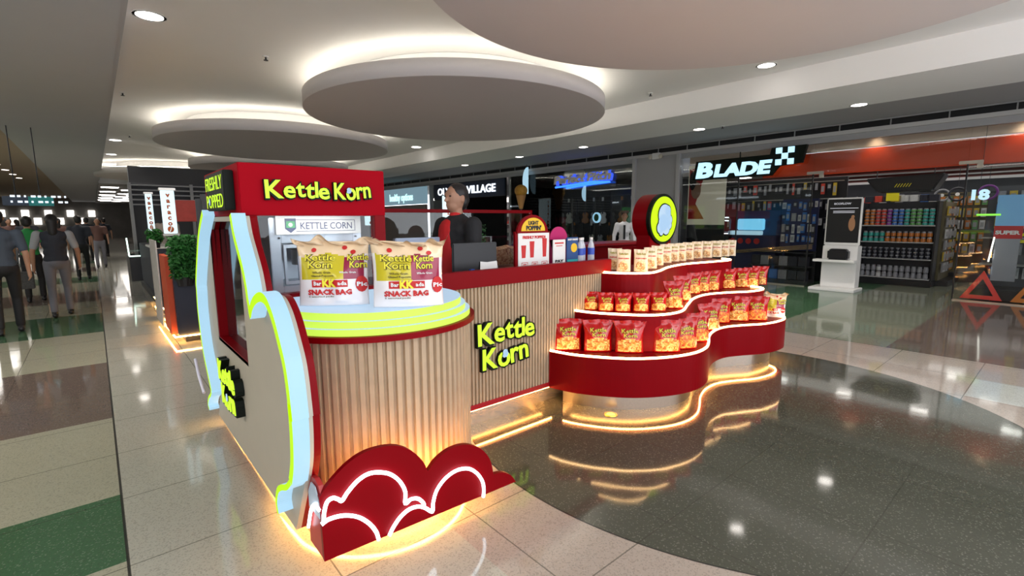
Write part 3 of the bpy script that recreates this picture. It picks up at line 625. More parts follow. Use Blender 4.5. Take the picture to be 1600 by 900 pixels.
# ------------------------------------------------------------------ popcorn packs
filmred = mat('red_foil_film', (.4, .002, .003), .25, noise_=.1, scale=30, bump=.25, coat=.4)
filmwhite = mat('cream_film', (.78, .66, .48), .4, noise_=.06, scale=20, bump=.15)
lab_y = mat('label_yellow', (.75, .62, .06), .4); lab_g = mat('label_olive_outline', (.1, .1, .01), .5); lab_r = mat('label_red', (.55, .02, .02), .5)
class Bag:
    def __init__(s, W, H, DD, seed, flare=.06, crimp=.86): s.W, s.H, s.D, s.seed, s.flare, s.crimp = W, H, DD, seed, flare, crimp
    def half(s, u, v):
        pv = (.6+.4*math.sin(min(v/.4, 1)*PI/2)) if v < .4 else max(0, 1-((v-.4)/(s.crimp-.4))**2)
        return s.D/2*pv*max(0, 1-abs(u)**3.2)+.0012
    def xw(s, v): return s.W/2*(1+s.flare*max(0, (v-.6)/.4)**1.5-.03*math.sin(v*PI))
    def pos(s, u, v, sgn):
        n = noise.noise(Vector((u*2.3+s.seed, v*3, sgn*2)))*s.D*.12*(1-abs(u)**4)
        wv = math.sin(u*9+s.seed)*s.D*.08*max(0, v-.8)/.2
        y = sgn*(s.half(u, v)+n*(1 if .05 < v < s.crimp else 0))+wv
        z = v*s.H+noise.noise(Vector((u*1.5, s.seed, 0)))*s.H*.06*max(0, v-.5)
        return Vector((u*s.xw(v), y, z))
    def front(s, x, z, e=.0015):
        v = min(.99, max(0.01, z/s.H)); u = max(-1, min(1, x/s.xw(v))); p = s.pos(u, v, -1); return Vector((x, p.y-e, p.z))
def bag_mesh(b, regions, nu=22, nv=26):
    """regions(u,v)-> material index on the front sheet"""
    bm = B(); G = {}
    for sg in (-1, 1):
        for i in range(nu+1):
            for j in range(nv+1):
                u = -1+2*i/nu; v = j/nv
                if sg == 1 and i in (0, nu): G[1, i, j] = G[-1, i, j]; continue
                G[sg, i, j] = bm.verts.new(b.pos(u, v, sg))
    for sg in (-1, 1):
        for i in range(nu):
            for j in range(nv):
                q = [G[sg, i, j], G[sg, i+1, j], G[sg, i+1, j+1], G[sg, i, j+1]]
                if sg == 1: q.reverse()
                f = bm.faces.new(q)
                if sg == -1: f.material_index = regions(-1+2*(i+.5)/nu, (j+.5)/nv)
    for i in range(nu):
        q = [G[-1, i, 0], G[1, i, 0], G[1, i+1, 0], G[-1, i+1, 0]]
        if len(set(q)) == 4: bm.faces.new(q)
        else:
            q = list(dict.fromkeys(q)); bm.faces.new(q)
    return bm
def bag_text(b, name, s, x, z, w, h, m, parent, bold=.02, e=.002, lay=None, res=1):
    bm = B(); put_text(bm, s, (x, 0, z), XX, ZZ, h, .001, bold=bold, fit=w, lay=lay, res=res)
    for v in bm.verts: v.co = b.front(v.co.x, v.co.z, e+(.001 if v.co.y < -.0005 else 0))
    return mk(name, bm, m, parent)
def red_bag(lab, W, H, DD, seed, pm):
    t = thing('popcorn_bag', lab, 'popcorn bag', (0, 0, 0)); b = Bag(W, H, DD, seed, .2)
    def rg(u, v): return 1 if (v < .42+.05*math.cos(u*3) and v > .04 and abs(u) < .8) else 0
    mk('pouch', bag_mesh(b, rg), [filmred, pm], t, smooth=True)
    for e, m, bo in ((.0012, lab_g, .06), (.003, lab_y, .005)):
        n = 'label_outline' if m is lab_g else 'label_lettering'
        bm = B()
        put_text(bm, 'Kettle', (-W*.29, 0, H*.63), XX, ZZ, H*.17, .0008, bold=bo, fit=W*.58, res=1); put_text(bm, 'Korn', (-W*.22, 0, H*.5), XX, ZZ, H*.16, .0008, bold=bo, fit=W*.46, res=1)
        for v in bm.verts: v.co = b.front(v.co.x, v.co.z, e+(.0008 if v.co.y < -.0004 else 0))
        mk(n, bm, m, t)
    return t
def white_pack(lab, seed):
    t = thing('popcorn_pack', lab, 'popcorn pack', (0, 0, 0)); b = Bag(.125, .2, .045, seed, .02, .93)
    def rg(u, v): return 1 if ((u/.72)**2+((v-.27)/.22)**2 < 1) else 0
    mk('pouch', bag_mesh(b, rg), [filmwhite, popP], t, smooth=True)
    bag_text(b, 'label_lettering', 'Kettle Korn', -.04, .152, .08, .024, mat('olive_label', (.35, .32, .04), .5), t, bold=.05)
    bag_text(b, 'red_lettering', 'POPCORN', -.045, .113, .09, .016, lab_r, t, bold=.05)
    return t
bigA = red_bag('x', .225, .255, .1, 1.3, popY); bigB = red_bag('x', .22, .25, .1, 5.1, popO)
midA = red_bag('x', .165, .235, .085, 2.2, popY); smallA = red_bag('x', .135, .155, .08, 3.3, popY)
packA = white_pack('x', 4.1); packB = white_pack('x', 8.7)
USED = set()
def place(proto, loc, rz, lab, grp, tilt=0, sc_=1):
    hd = Vector((loc.x, loc.y, 0)).normalized(); loc = loc+hd*(-.008 if loc.z < .6 else (.015 if loc.z < .9 else .03))
    if proto.name not in USED:
        USED.add(proto.name); KIDS[proto.name] = list(proto.children)
        proto.location = loc; proto.rotation_euler = (tilt, 0, rz); proto.scale = (sc_,)*3; proto['label'] = lab; proto['group'] = grp; return proto
    return dup(proto, loc, rz, lab, grp, rot=(tilt, 0, rz), scale=(sc_,)*3)
rad = math.radians
G1 = 'red popcorn bags on the lowest tier'; G2 = 'red popcorn bags on the middle tier'; G3 = 'cream popcorn packs on the top tier'
LOW = [((887, 549), -38, bigA, 'leftmost red popcorn bag on the lowest tier, leaning next to the fluted counter'), ((934, 551), -42, bigA, 'second red popcorn bag from the left on the lowest tier'), ((983, 553), -46, bigA, 'third red popcorn bag from the left on the lowest tier'),
       ((1041, 552), -40, bigA, 'fourth red popcorn bag on the lowest tier, first of the crowded group'), ((1069, 547), -34, bigB, 'orange-filled red popcorn bag in the bend of the lowest tier'), ((1090, 536), -28, bigB, 'orange-filled red popcorn bag at the rounded corner of the lowest tier'),
       ((1108, 518), -30, bigA, 'crumpled red popcorn bag in the inner bend of the lowest tier'), ((1124, 507), -40, bigB, 'red popcorn bag just past the inner bend of the lowest tier'), ((1152, 504), -52, bigA, 'red popcorn bag second from the right end of the lowest tier'), ((1181, 503), -54, bigB, 'red popcorn bag at the right end of the lowest tier, beside the yellow snack bag')]
for (px, py), r_, p, l in LOW:
    v = atz(px, py-3, .445); v.x += .0; place(p, v, rad(r_), l, G1, tilt=rad(-4))
MID = [((923, 486), -45, smallA, 'first small red bag from the left on the middle tier'), ((947, 488), -45, smallA, 'second small red bag from the left on the middle tier'), ((973, 489), -48, smallA, 'third small red bag from the left on the middle tier'), ((1001, 489), -48, smallA, 'fourth small red bag from the left on the middle tier'), ((1028, 488), -46, smallA, 'fifth small red bag on the middle tier, touching the tall bags'),
       ((1052, 484), -42, midA, 'tall red bag at the front bend of the middle tier'), ((1066, 472), -36, midA, 'tall red bag just behind the front bend of the middle tier'), ((1083, 461), -40, midA, 'tall red bag left of centre in the back row of the middle tier'), ((1097, 458), -48, midA, 'tall red bag in the middle of the back row, middle tier'), ((1112, 456), -52, midA, 'tall red bag at the left side of the gap on the middle tier'),
       ((1137, 453), -54, midA, 'tall red bag right of the gap on the middle tier'), ((1158, 451), -56, midA, 'tall red bag third from the right end of the middle tier'), ((1174, 450), -58, midA, 'tall red bag second from the right end of the middle tier'), ((1187, 447), -60, midA, 'tall red bag at the right end of the middle tier')]
for (px, py), r_, p, l in MID: place(p, atz(px, py-2, .735), rad(r_), l, G2, tilt=rad(-3), sc_=.92 if p is midA and px > 1070 else 1)
ORD = ['first', 'second', 'third', 'fourth', 'fifth', 'sixth', 'seventh', 'eighth', 'ninth', 'tenth', 'eleventh', 'twelfth', 'thirteenth', 'fourteenth']
TOPP = [(960, 424, -50), (974, 427, -50), (1001, 427, -52), (1016, 422, -40), (1027, 417, -42), (1040, 413, -44), (1052, 411, -46), (1063, 410, -50), (1075, 408, -52), (1089, 406, -54), (1104, 405, -56), (1119, 404, -56), (1131, 403, -58), (1141, 402, -60)]
for k, (px, py, r_) in enumerate(TOPP):
    place(packA if k % 2 else packB, atz(px, py-2, 1.035), rad(r_), 'cream popcorn pack on the top tier, %s from the left' % ORD[k], G3, tilt=rad(-3))

# family snack bags
clearf = mat('hazy_clear_film', (.84, .8, .8), .2, noise_=.05, scale=15, bump=.3, coat=.5); yel = mat('print_yellow', (.6, .5, .02), .3, noise_=.12, scale=12, bump=.2, coat=.5); mar = mat('print_maroon', (.3, .01, .05), .3, bump=.2, coat=.5)
tanf = mat('tan_film_top', (.82, .62, .4), .3, noise_=.15, scale=9, bump=.4, coat=.5)
def snack_bag(lab, seed, split, W=.335, H=.315):
    t = thing('snack_bag', lab, 'snack bag', (0, 0, 0), 'yellow and maroon snack bags'); b = Bag(W, H, .13, seed, .04, .99)
    def rg(u, v):
        if v > .78+.03*math.sin(u*5+seed): return 3
        if .4 < v and abs(u) < .93: return 1 if u < split else 2
        return 0
    o = mk('pouch', bag_mesh(b, rg, 44, 44), [clearf, yel, mar, tanf], t, smooth=True)
    # ragged gathered top
    bm = B(); n = 36; rows = []
    for r_ in range(5):
        row = []
        for i in range(n+1):
            u = -1+2*i/n; base = b.pos(u, .97, -1); h = (.12+1.5*max(0, noise.noise(Vector((u*1.9+seed*3, 0, 0))))+.2*abs(u)**3)*.11
            row.append(bm.verts.new((base.x*(1+.04*r_), base.y+.02*math.sin(u*11+seed+r_)-.004*r_, base.z-.012+h*r_/4)))
        rows.append(row)
    for a, c_ in zip(rows, rows[1:]):
        for i in range(n): bm.faces.new((a[i], a[i+1], c_[i+1], c_[i]))
    bmesh.ops.solidify(bm, geom=bm.faces[:], thickness=.0015); mk('gathered_top', bm, tanf, t, smooth=True)
    gy = mat('bright_logo_yellow', (.85, .75, .05), .4); dk_ = mat('logo_dark', (.12, .1, .02), .5); wh = mat('print_white', (.8, .8, .8), .5)
    for e, m, bo, nm in ((.0015, dk_, .07, 'logo_outline'), (.0035, gy, .01, 'logo_lettering')):
        for (x, w_) in ((-W*.38, W*.44), (W*(split/2)+.012 if split < .5 else W*.3, W*.28)):
            bm = B(); put_text(bm, 'Kettle', (x, 0, H*.70), XX, ZZ, H*.13, .001, bold=bo, fit=w_, res=2); put_text(bm, 'Korn', (x+w_*.12, 0, H*.585), XX, ZZ, H*.15, .001, bold=bo, fit=w_*.8, res=2)
            for v in bm.verts: v.co = b.front(v.co.x, v.co.z, e+(.001 if v.co.y < -.0005 else 0))
            mk(nm, bm, m, t)
    bag_text(b, 'small_print', 'Whole Grain', -W*.26, H*.50, W*.26, H*.045, dk_, t, .02); bag_text(b, 'small_print', 'Glazed Popcorn', -W*.28, H*.45, W*.32, H*.045, dk_, t, .02)
    bag_text(b, 'small_print', 'Whole Grain', W*.12, H*.50, W*.22, H*.045, wh, t, .02)
    bm = B(); pts = [(-W*.24+.02*math.cos(a*PI/8+PI/2), H*.345+.021*math.sin(a*PI/8+PI/2)) for a in range(9)]+[(W*.2+.02*math.cos(a*PI/8-PI/2), H*.345+.021*math.sin(a*PI/8-PI/2)) for a in range(9)]
    # badge, laid on the bag in short strips
    for i in range(14):
        xa = -W*.27+W*.5*i/14; xb = -W*.27+W*.5*(i+1)/14
        bm.faces.new([bm.verts.new(b.front(x_, z_, .003)) for x_, z_ in ((xa, H*.29), (xb, H*.29), (xb, H*.4), (xa, H*.4))])
    mk('red_badge', bm, lab_r, t)
    bag_text(b, 'badge_lettering', 'Bar', -W*.24, H*.32, W*.11, H*.085, wh, t, .03, e=.006); bag_text(b, 'badge_lettering', 'ada', W*.1, H*.32, W*.12, H*.085, wh, t, .03, e=.006)
    bag_text(b, 'badge_monogram', 'KK', -W*.12, H*.295, W*.2, H*.17, gy, t, .05, e=.007)
    bag_text(b, 'lettering', 'SNACK BAG', -W*.34, H*.175, W*.62, H*.11, lab_r, t, .05, e=.003)
    bag_text(b, 'small_print', '5 assorted packs', -W*.33, H*.135, W*.36, H*.03, dk_, t, .02)
    bm = B()
    for i in range(12):
        a0, a1 = i*PI/6, (i+1)*PI/6; c_ = (W*.41, H*.33)
        bm.faces.new([bm.verts.new(b.front(c_[0]+x_, c_[1]+z_, .004)) for x_, z_ in ((0, 0), (.027*math.cos(a0), .04*math.sin(a0)), (.027*math.cos(a1), .04*math.sin(a1)))])
    mk('round_red_badge', bm, lab_r, t); bag_text(b, 'badge_lettering', 'Pic', W*.35, H*.3, W*.13, H*.09, wh, t, .04, e=.007)
    for x_, z_ in ((W*.18, H*.9), (W*.3, H*.83), (-W*.25, H*.86)):
        bm = B()
        for i in range(8):
            a0, a1 = i*PI/4, (i+1)*PI/4; bm.faces.new([bm.verts.new(b.front(x_+q, z_+r_, .004)) for q, r_ in ((0, 0), (.013*math.cos(a0), .011*math.sin(a0)), (.013*math.cos(a1), .011*math.sin(a1)))])
        mk('red_dot', bm, lab_r, t)
    return t
def setthing(o, loc, rz, tilt=0): o.location = loc; o.rotation_euler = (tilt, 0, rz)
s1 = snack_bag('snack bag nearer the cabinet glass on the round counter, the left one', 2.0, .38); setthing(s1, (.875, 2.375, 1.087), rad(-34), rad(-5))
s2 = snack_bag('snack bag standing nearer the rim on the right of the round counter', 6.4, .1); setthing(s2, (1.135, 2.10, 1.087), rad(-29), rad(-3))
KIDS[s1.name] = list(s1.children)
v = atz(1212, 496, .445); dup(s1, (v.x, v.y+.05, .447), rad(-70), 'yellow snack bag at the right end of the lowest tier', 'yellow and maroon snack bags', scale=(.8,)*3)
bxq = tag(mk('display_riser', rbx(5.36, 2.52, .446, 5.66, 2.78, .6), red), 'small red block carrying the upper snack bag at the right end of the shelf', 'riser')
dup(s1, (5.5, 2.64, .602), rad(-75), 'yellow snack bag standing higher behind the right end of the shelf', 'yellow and maroon snack bags', scale=(.85,)*3)

# ------------------------------------------------------------------ things on the service counter
ms = thing('menu_stand', 'arched red menu stand with a yellow top and a white price card', 'menu stand', (2.68, 2.86, 1.06))
pts = [Vector((2.49, 2.87, 1.06)), Vector((2.87, 2.87, 1.06)), Vector((2.87, 2.87, 1.41))]+[Vector((2.68+.17*math.cos(a*PI/16), 2.87, 1.385+.155*math.sin(a*PI/16))) for a in range(17)]+[Vector((2.49, 2.87, 1.41))]
bm = B(); prism(bm, pts, (0, .02, 0)); mk('board', bm, red, ms)
bm = B(); prism(bm, [Vector((2.68+.13*math.cos(a*PI/16), 2.868, 1.412+.105*math.sin(a*PI/16))) for a in range(17)], (0, -.003, 0)); mk('yellow_arch', bm, mat('arch_yellow', (.8, .5, .02), .5), ms)
text('arch_lettering', 'LIGHT', (2.625, 2.864, 1.463), XX, ZZ, .04, black, ms, bold=.05, fit=.11); text('arch_lettering', "POPPIN'", (2.6, 2.864, 1.42), XX, ZZ, .048, black, ms, bold=.05, fit=.165)
mk('price_card', rbx(2.515, 2.862, 1.1, 2.855, 2.869, 1.395, w=.001), white, ms)
text('heading', 'FRESHLY POPPED!', (2.56, 2.861, 1.352), XX, ZZ, .03, lab_r, ms, bold=.05, fit=.25)
bm = B()
for x, h in ((2.545, .1), (2.635, .13), (2.775, .15)): prism(bm, [(x+.006, 2.8615, 1.2), (x+.044, 2.8615, 1.2), (x+.052, 2.8615, 1.2+h), (x, 2.8615, 1.2+h)], (0, -.001, 0))
mk('printed_cups', bm, lab_r, ms)
bm = B()
for x in (2.55, 2.66, 2.77):
    for a in ((x, 1.13, x+.065, 1.134), (x, 1.16, x+.065, 1.164), (x, 1.13, x+.003, 1.164), (x+.062, 1.13, x+.065, 1.164)): box(bm, a[0], 2.8605, a[1], a[2], 2.862, a[3])
    box(bm, x+.015, 2.8605, 1.143, x+.05, 2.862, 1.151)
mk('price_boxes', bm, lab_r, ms)
mk('foot', rbx(2.55, 2.8, 1.06, 2.83, 3.0, 1.07, w=.002), red, ms)
t = thing('payment_card_stand', 'white payment card stand beside the menu stand', 'card stand', (2.96, 2.85, 1.06)); mk('card', rbx(2.885, 2.845, 1.06, 3.035, 2.853, 1.335, w=.002), white, t); mk('foot', rbx(2.9, 2.853, 1.06, 3.02, 2.93, 1.066, w=.002), white, t)
text('lettering', 'PAY', (2.91, 2.844, 1.145), XX, ZZ, .03, black, t, bold=.05, fit=.1); bm = B(); box(bm, 2.905, 2.8435, 1.3, 3.01, 2.845, 1.312); box(bm, 2.92, 2.8435, 1.28, 2.995, 2.845, 1.286); mk('printed_lines', bm, lab_r, t)
t = thing('promo_card', 'dark blue promotional card with a yellow burst beside the bottles', 'card stand', (3.12, 2.85, 1.06)); mk('card', rbx(3.05, 2.845, 1.06, 3.195, 2.853, 1.35, w=.002), mat('promo_navy', (.02, .07, .22), .4), t); mk('foot', rbx(3.06, 2.853, 1.06, 3.18, 2.93, 1.066, w=.002), white, t)
bm = B(); cyl(bm, (3.14, 2.843, 1.26), .04, .002, 10, axis='y'); mk('yellow_burst', bm, mat('arch_yellow', (.8, .5, .02), .5), t); bm = B(); box(bm, 3.055, 2.843, 1.1, 3.19, 2.845, 1.16); mk('teal_band', bm, mat('teal', (.02, .35, .35), .5), t)
text('lettering', 'SHOP ONLINE', (3.06, 2.843, 1.325), XX, ZZ, .02, white, t, bold=.05, fit=.125)
t = tag(mk('round_pink_card', (lambda b_: (cyl(b_, (3.07, 2.96, 1.33), .11, .01, 40, axis='y'), box(b_, 2.96, 2.96, 1.06, 3.18, 2.97, 1.33), b_)[-1])(B()), mat('magenta_card', (.5, .01, .13), .4)), 'magenta round-topped card behind the payment card', 'card')
plastic = mat('clear_bottle_plastic', (.75, .8, .88), .12, alpha=.55, coat=.5)
def bottle(x, y, l):
    t = thing('water_bottle', l, 'bottle', (x, y, 1.06), 'bottles on the service counter')
    bm = B(); lathe(bm, [(.028, 0), (.031, .01), (.031, .06), (.0285, .07), (.031, .08), (.031, .19), (.024, .225), (.013, .25), (.013, .262)], 20, (x, y, 1.06)); mk('body', bm, plastic, t, smooth=True)
    bm = B(); cyl(bm, (x, y, 1.322), .015, .02, 16); mk('cap', bm, white, t)
    bm = B(); lathe(bm, [(.0316, .13), (.0316, .19)], 20, (x, y, 1.06), cap=False); mk('label', bm, mat('bottle_label_blue', (.03, .08, .45), .4), t)
for x, y, l in ((3.24, 2.86, 'blue-labelled bottle nearest the promo card'), (3.31, 2.9, 'blue-labelled bottle in the middle, behind its neighbours'), (3.385, 2.86, 'blue-labelled bottle farthest right of the row'), (3.27, 2.97, 'blue-labelled bottle at the back of the group')): bottle(x, y, l)
mo = thing('cash_register_screen', 'black back of a till screen in front of the staff member', 'monitor', (2.13, 2.98, 1.06)); mk('screen', rbx(1.93, 2.9, 1.08, 2.33, 2.925, 1.335, w=.006), black, mo); mk('stand', rbx(2.05, 2.89, 1.06, 2.22, 3.0, 1.09, w=.005), black, mo)
for x, l, r_ in ((2.22, 'left of two white paper slips leaning on the till screen', .12), (2.3, 'right of two white paper slips leaning on the till screen', -.05)):
    o = tag(mk('paper_slip', rbx(-.05, 0, 0, .05, .002, .13, w=.0005), mat('paper', (.75, .74, .72), .6)), l, 'paper', 'paper slips'); o.location = (x-.02, 2.88, 1.06); o.rotation_euler = (-.1, r_, 0)
t = tag(mk('blue_mouse', bev(bx(2.01, 2.8, 1.06, 2.08, 2.87, 1.15), .02), mat('bright_blue_plastic', (.01, .08, .4), .4)), 'small blue object in front of the till screen', 'object')
lp = thing('menu_lightbox', 'pale framed lightbox with green picture behind the right snack bag', 'lightbox', (1.88, 3.3, 1.06)); mk('frame', rbx(1.68, 3.28, 1.06, 2.07, 3.33, 1.37, w=.006), mat('pale_blue_frame', (.35, .42, .55), .4), lp)
bm = B(); box(bm, 1.7, 3.277, 1.08, 2.05, 3.281, 1.335); o = mk('picture', bm, glow('pale_screen', (.6, .75, .9), .5), lp); bm = B(); box(bm, 1.71, 3.274, 1.24, 2.04, 3.277, 1.32); mk('green_band', bm, mat('picture_green', (.12, .35, .03), .5), o)
mk('foot', rbx(1.72, 3.25, 1.06, 1.92, 3.36, 1.068, w=.002), darkm, lp)
wt = thing('popcorn_bin', 'glass popcorn holding bin with steel frame beside the staff member', 'popcorn bin', (2.7, 3.5, 1.06))
bm = B(); box(bm, 2.45, 3.36, .1, 3.2, 3.8, 1.1); mk('base', bev(bm, .005), steel, wt)
bm = B(); bmesh.ops.create_grid(bm, x_segments=24, y_segments=14, size=.5, matrix=Matrix.Translation((2.82, 3.58, 1.24)) @ Matrix.Diagonal((.72, .4, 1, 1)))
for v in bm.verts: v.co.z += noise.noise(v.co*9)*.04
g0 = bm.faces[:]; r_ = bmesh.ops.extrude_face_region(bm, geom=g0)
for v in r_['geom']:
    if isinstance(v, bmesh.types.BMVert): v.co.z = 1.1
o = mk('popcorn', bm, popmat('loose_popcorn', (.8, .5, .3), (.6, .3, .14), (.3, .1, .05)), wt); o['kind'] = 'stuff'
bm = B(); box(bm, 2.45, 3.36, 1.1, 3.2, 3.366, 1.36); mk('pane', bm, glass, wt)
# ------------------------------------------------------------------ PEOPLE
skin = mat('skin_tan', (.36, .19, .12), .55, noise_=.06, scale=20); hair_ = mat('black_hair', (.012, .01, .01), .5, noise_=.3, scale=90)
def figure(label, loc, rz, h=1.7, step=.0, arms=((0, 0), (0, 0)), top=None, sleeve='short', top2=None, pants=None, shoe=None, vx=.012, bun=False, longhair=False, stout=1.0, name='person', group=None, headturn=0, elb=(.25, .25)):
    """built facing local +Y around the origin; arms: (swing forward, out) per side in radians"""
    k = h/1.72; t = thing(name, label, 'person', (0, 0, 0), group); LOCAL.add(t.name)
    S = stout
    P = lambda x, y, z: Vector((x*k, y*k, z*k))
    hips = [P(-.09, 0, .92), P(.09, 0, .92)]
    feet = [P(-.1, -step, .085 if step < .05 else .1), P(.1, step, .085)]
    knees = [P(-.1, -step*.35+.03, .5), P(.1, step*.75+.05, .5)]
    sh = [P(-.185*S**.5, 0, 1.40), P(.185*S**.5, 0, 1.40)]
    el, wr, fin = [], [], []
    for i, sg in enumerate((-1, 1)):
        sw, out = arms[i]; d1 = Vector((sg*math.sin(out+.1), math.sin(sw), -math.cos(sw))).normalized(); e = sh[i]+d1*.29*k
        d2 = Vector((sg*.04, math.sin(sw+elb[i]), -math.cos(sw+elb[i]))).normalized(); w_ = e+d2*.25*k; el.append(e); wr.append(w_); fin.append((w_, d2, sg))
    bm = B()                                                    # body: one continuous surface
    caps(bm, P(0, -.01, 1.42), P(0, .01, 1.53), .058*k, .05*k)
    ht = Matrix.Rotation(headturn, 3, 'Z'); H = lambda x, y, z: P(0, .01, 0)+ht@Vector((x*k, y*k, 0))+Vector((0, 0, z*k))
    q = ht.to_quaternion()
    ell(bm, H(0, 0, 1.625), (.077*k, .098*k, .108*k), rot=q); ell(bm, H(0, .03, 1.565), (.056*k, .062*k, .06*k), rot=q)
    caps(bm, H(0, .092, 1.63), H(0, .112, 1.6), .009*k, .014*k, 8)          # nose
    caps(bm, H(-.02, .083, 1.565), H(.02, .083, 1.565), .009*k, .009*k, 8)   # lips
    caps(bm, H(-.04, .083, 1.655), H(.04, .083, 1.655), .01*k, .01*k, 8)     # brow
    for sg in (-1, 1): ell(bm, H(sg*.078, -.005, 1.615), (.012*k, .022*k, .032*k), 10, q)
    caps(bm, P(0, 0, .98), P(0, 0, 1.33), .075*k, .085*k)
    for i in (0, 1):
        caps(bm, sh[i], el[i], .045*k, .038*k); caps(bm, el[i], wr[i], .039*k, .026*k)
        w_, d, sg = fin[i]; side_ = Vector((0, 1, 0))-d*d.y; side_ = side_.normalized() if side_.length > .1 else Vector((1, 0, 0))
        pm = w_+d*.075*k; caps(bm, w_, pm-side_*.012*k, .026*k, .024*k); caps(bm, w_+side_*.01*k, pm+side_*.018*k, .022*k, .018*k)
        inw = Vector((-sg, 0, 0))
        for j, ln in enumerate((.062, .07, .066, .052)):
            b0 = pm+side_*(.03-.02*j)*k; m0 = b0+(d+inw*.15).normalized()*ln*.55*k; caps(bm, b0, m0, .0095*k, .009*k, 8); caps(bm, m0, m0+(d+inw*.8).normalized()*ln*.5*k, .009*k, .0075*k, 8)
        tb = w_+d*.025*k+side_*.025*k; tm = tb+(d+side_*.9).normalized()*.035*k; caps(bm, tb, tm, .011*k, .0095*k, 8); caps(bm, tm, tm+(d+side_*.1+inw*.3).normalized()*.03*k, .009*k, .008*k, 8)
        caps(bm, hips[i], knees[i], .075*k, .052*k); caps(bm, knees[i], feet[i], .05*k, .036*k)
    body = remeshed('body', bm, skin, vx, t, 2)
    for sg in (-1, 1):
        bm = B(); ell(bm, H(sg*.03, .088, 1.635), (.012*k, .007*k, .007*k), 8, q); mk('eye', bm, mat('eye_dark', (.03, .02, .02), .2), t)
    bm = B(); ell(bm, H(0, -.02, 1.655), (.086*k, .098*k, .092*k), rot=q); ell(bm, H(0, -.05, 1.6), (.078*k, .06*k, .08*k), rot=q)
    if bun: ell(bm, H(0, -.105, 1.61), (.04*k, .035*k, .04*k), rot=q)
    if longhair: caps(bm, H(0, -.075, 1.62), H(0, -.085, 1.42), .075*k, .06*k)
    remeshed('hair', bm, hair_, vx, t, 1)
    bm = B(); w_ = .155*S                                        # top
    for z, rx_, ry_ in ((1.36, .165*S**.5, .11*S), (1.24, .155*S, .115*S), (1.1, .14*S, .112*S), (.98, .15*S, .12*S)): ell(bm, P(0, 0, z), (rx_*k, ry_*k, .12*k))
    caps(bm, P(0, 0, .97), P(0, 0, 1.34), .118*S*k, .122*S*k)
    caps(bm, P(-.14*S**.5, 0, 1.385), P(.14*S**.5, 0, 1.385), .065*k, .065*k); caps(bm, P(0, -.005, 1.4), P(0, -.005, 1.46), .07*k, .062*k)
    if top2: remeshed('vest', bm, top2, vx*1.3, t, 3); bm = B()
    for i in (0, 1):
        m_ = el[i] if sleeve == 'long' else sh[i]+(el[i]-sh[i])*.75
        caps(bm, sh[i], m_, .066*k*S**.4, .054*k)
        if sleeve == 'long': caps(bm, el[i], wr[i]-(wr[i]-el[i])*.06, .052*k, .038*k)
        if top2: remeshed('sleeve', bm, top, vx*1.3, t, 2); bm = B()
    if not top2: remeshed('sleeves' if top2 else 'shirt', bm, top, vx*1.3, t, 2)
    bm = B(); ell(bm, P(0, -.005, .93), (.145*S**.7*k, .12*S**.7*k, .12*k))
    for i in (0, 1): caps(bm, hips[i], knees[i], .084*S**.7*k, .062*k); caps(bm, knees[i], feet[i]+Vector((0, 0, .02*k)), .06*k, .052*k)
    remeshed('trousers', bm, pants, vx*1.3, t, 2)
    for i in (0, 1):
        bm = B(); f = feet[i]; caps(bm, Vector((f.x, f.y-.04*k, .04*k)), Vector((f.x, f.y+.15*k, .032*k)), .042*k, .032*k); caps(bm, Vector((f.x, f.y, .05*k)), f+Vector((0, 0, .02*k)), .045*k, .045*k); remeshed('shoe', bm, shoe or black, vx, t, 1)
    t.location = loc; t.rotation_euler = (0, 0, rz); return t, wr, k
cloth_black = mat('black_jacket_cloth', (.012, .012, .014), .8, bump=.2, scale=25); redshirt = mat('red_shirt_cloth', (.5, .01, .012), .7, bump=.2, scale=20)
navy = mat('dark_slate_vest', (.025, .028, .04), .8, bump=.15, scale=20); greyp = mat('grey_trousers', (.15, .15, .175), .8, bump=.15, scale=15); bluesh = mat('slate_blue_polo', (.05, .065, .09), .8, bump=.15, scale=15)
blackp = mat('black_trousers', (.012, .012, .014), .75); whites = mat('white_uniform_shirt', (.7, .7, .72), .7, bump=.15, scale=20); greensh = mat('green_shirt', (.02, .25, .06), .8); greys = mat('light_grey_sleeve', (.3, .31, .33), .8)
# staff member: stands on the raised kiosk floor, looking to the left
tag(mk('kiosk_floor_deck', rbx(1.45, 3.02, 0, 5.8, 4.08, .1, w=.004), mat('dark_rubber_floor', (.03, .03, .03), .6)), 'raised dark floor inside the kiosk', 'floor deck')
st, wr_, k_ = figure('person in black jacket over red shirt standing behind the kiosk counter', (2.23, 3.28, .1), rad(92), 1.67, .03, ((.15, .12), (.2, .12)), cloth_black, 'long', None, blackp, black, .008, bun=True, stout=1.3, elb=(.7, .7), headturn=.1)
bm = B()                                                        # the open front of the jacket shows the red shirt
caps(bm, Vector((0, .068, 1.36*k_)), Vector((0, .09, .98*k_)), .098, .104, 16)
caps(bm, Vector((0, .015, 1.40*k_)), Vector((0, .012, 1.475*k_)), .072*k_, .058*k_)
remeshed('red_shirt', bm, redshirt, .008, st, 2)
bm = B(); box(bm, .03, .155, 1.2, .075, .162, 1.215); mk('name_badge', bm, mat('brass', (.7, .45, .12), .25, 1), st)
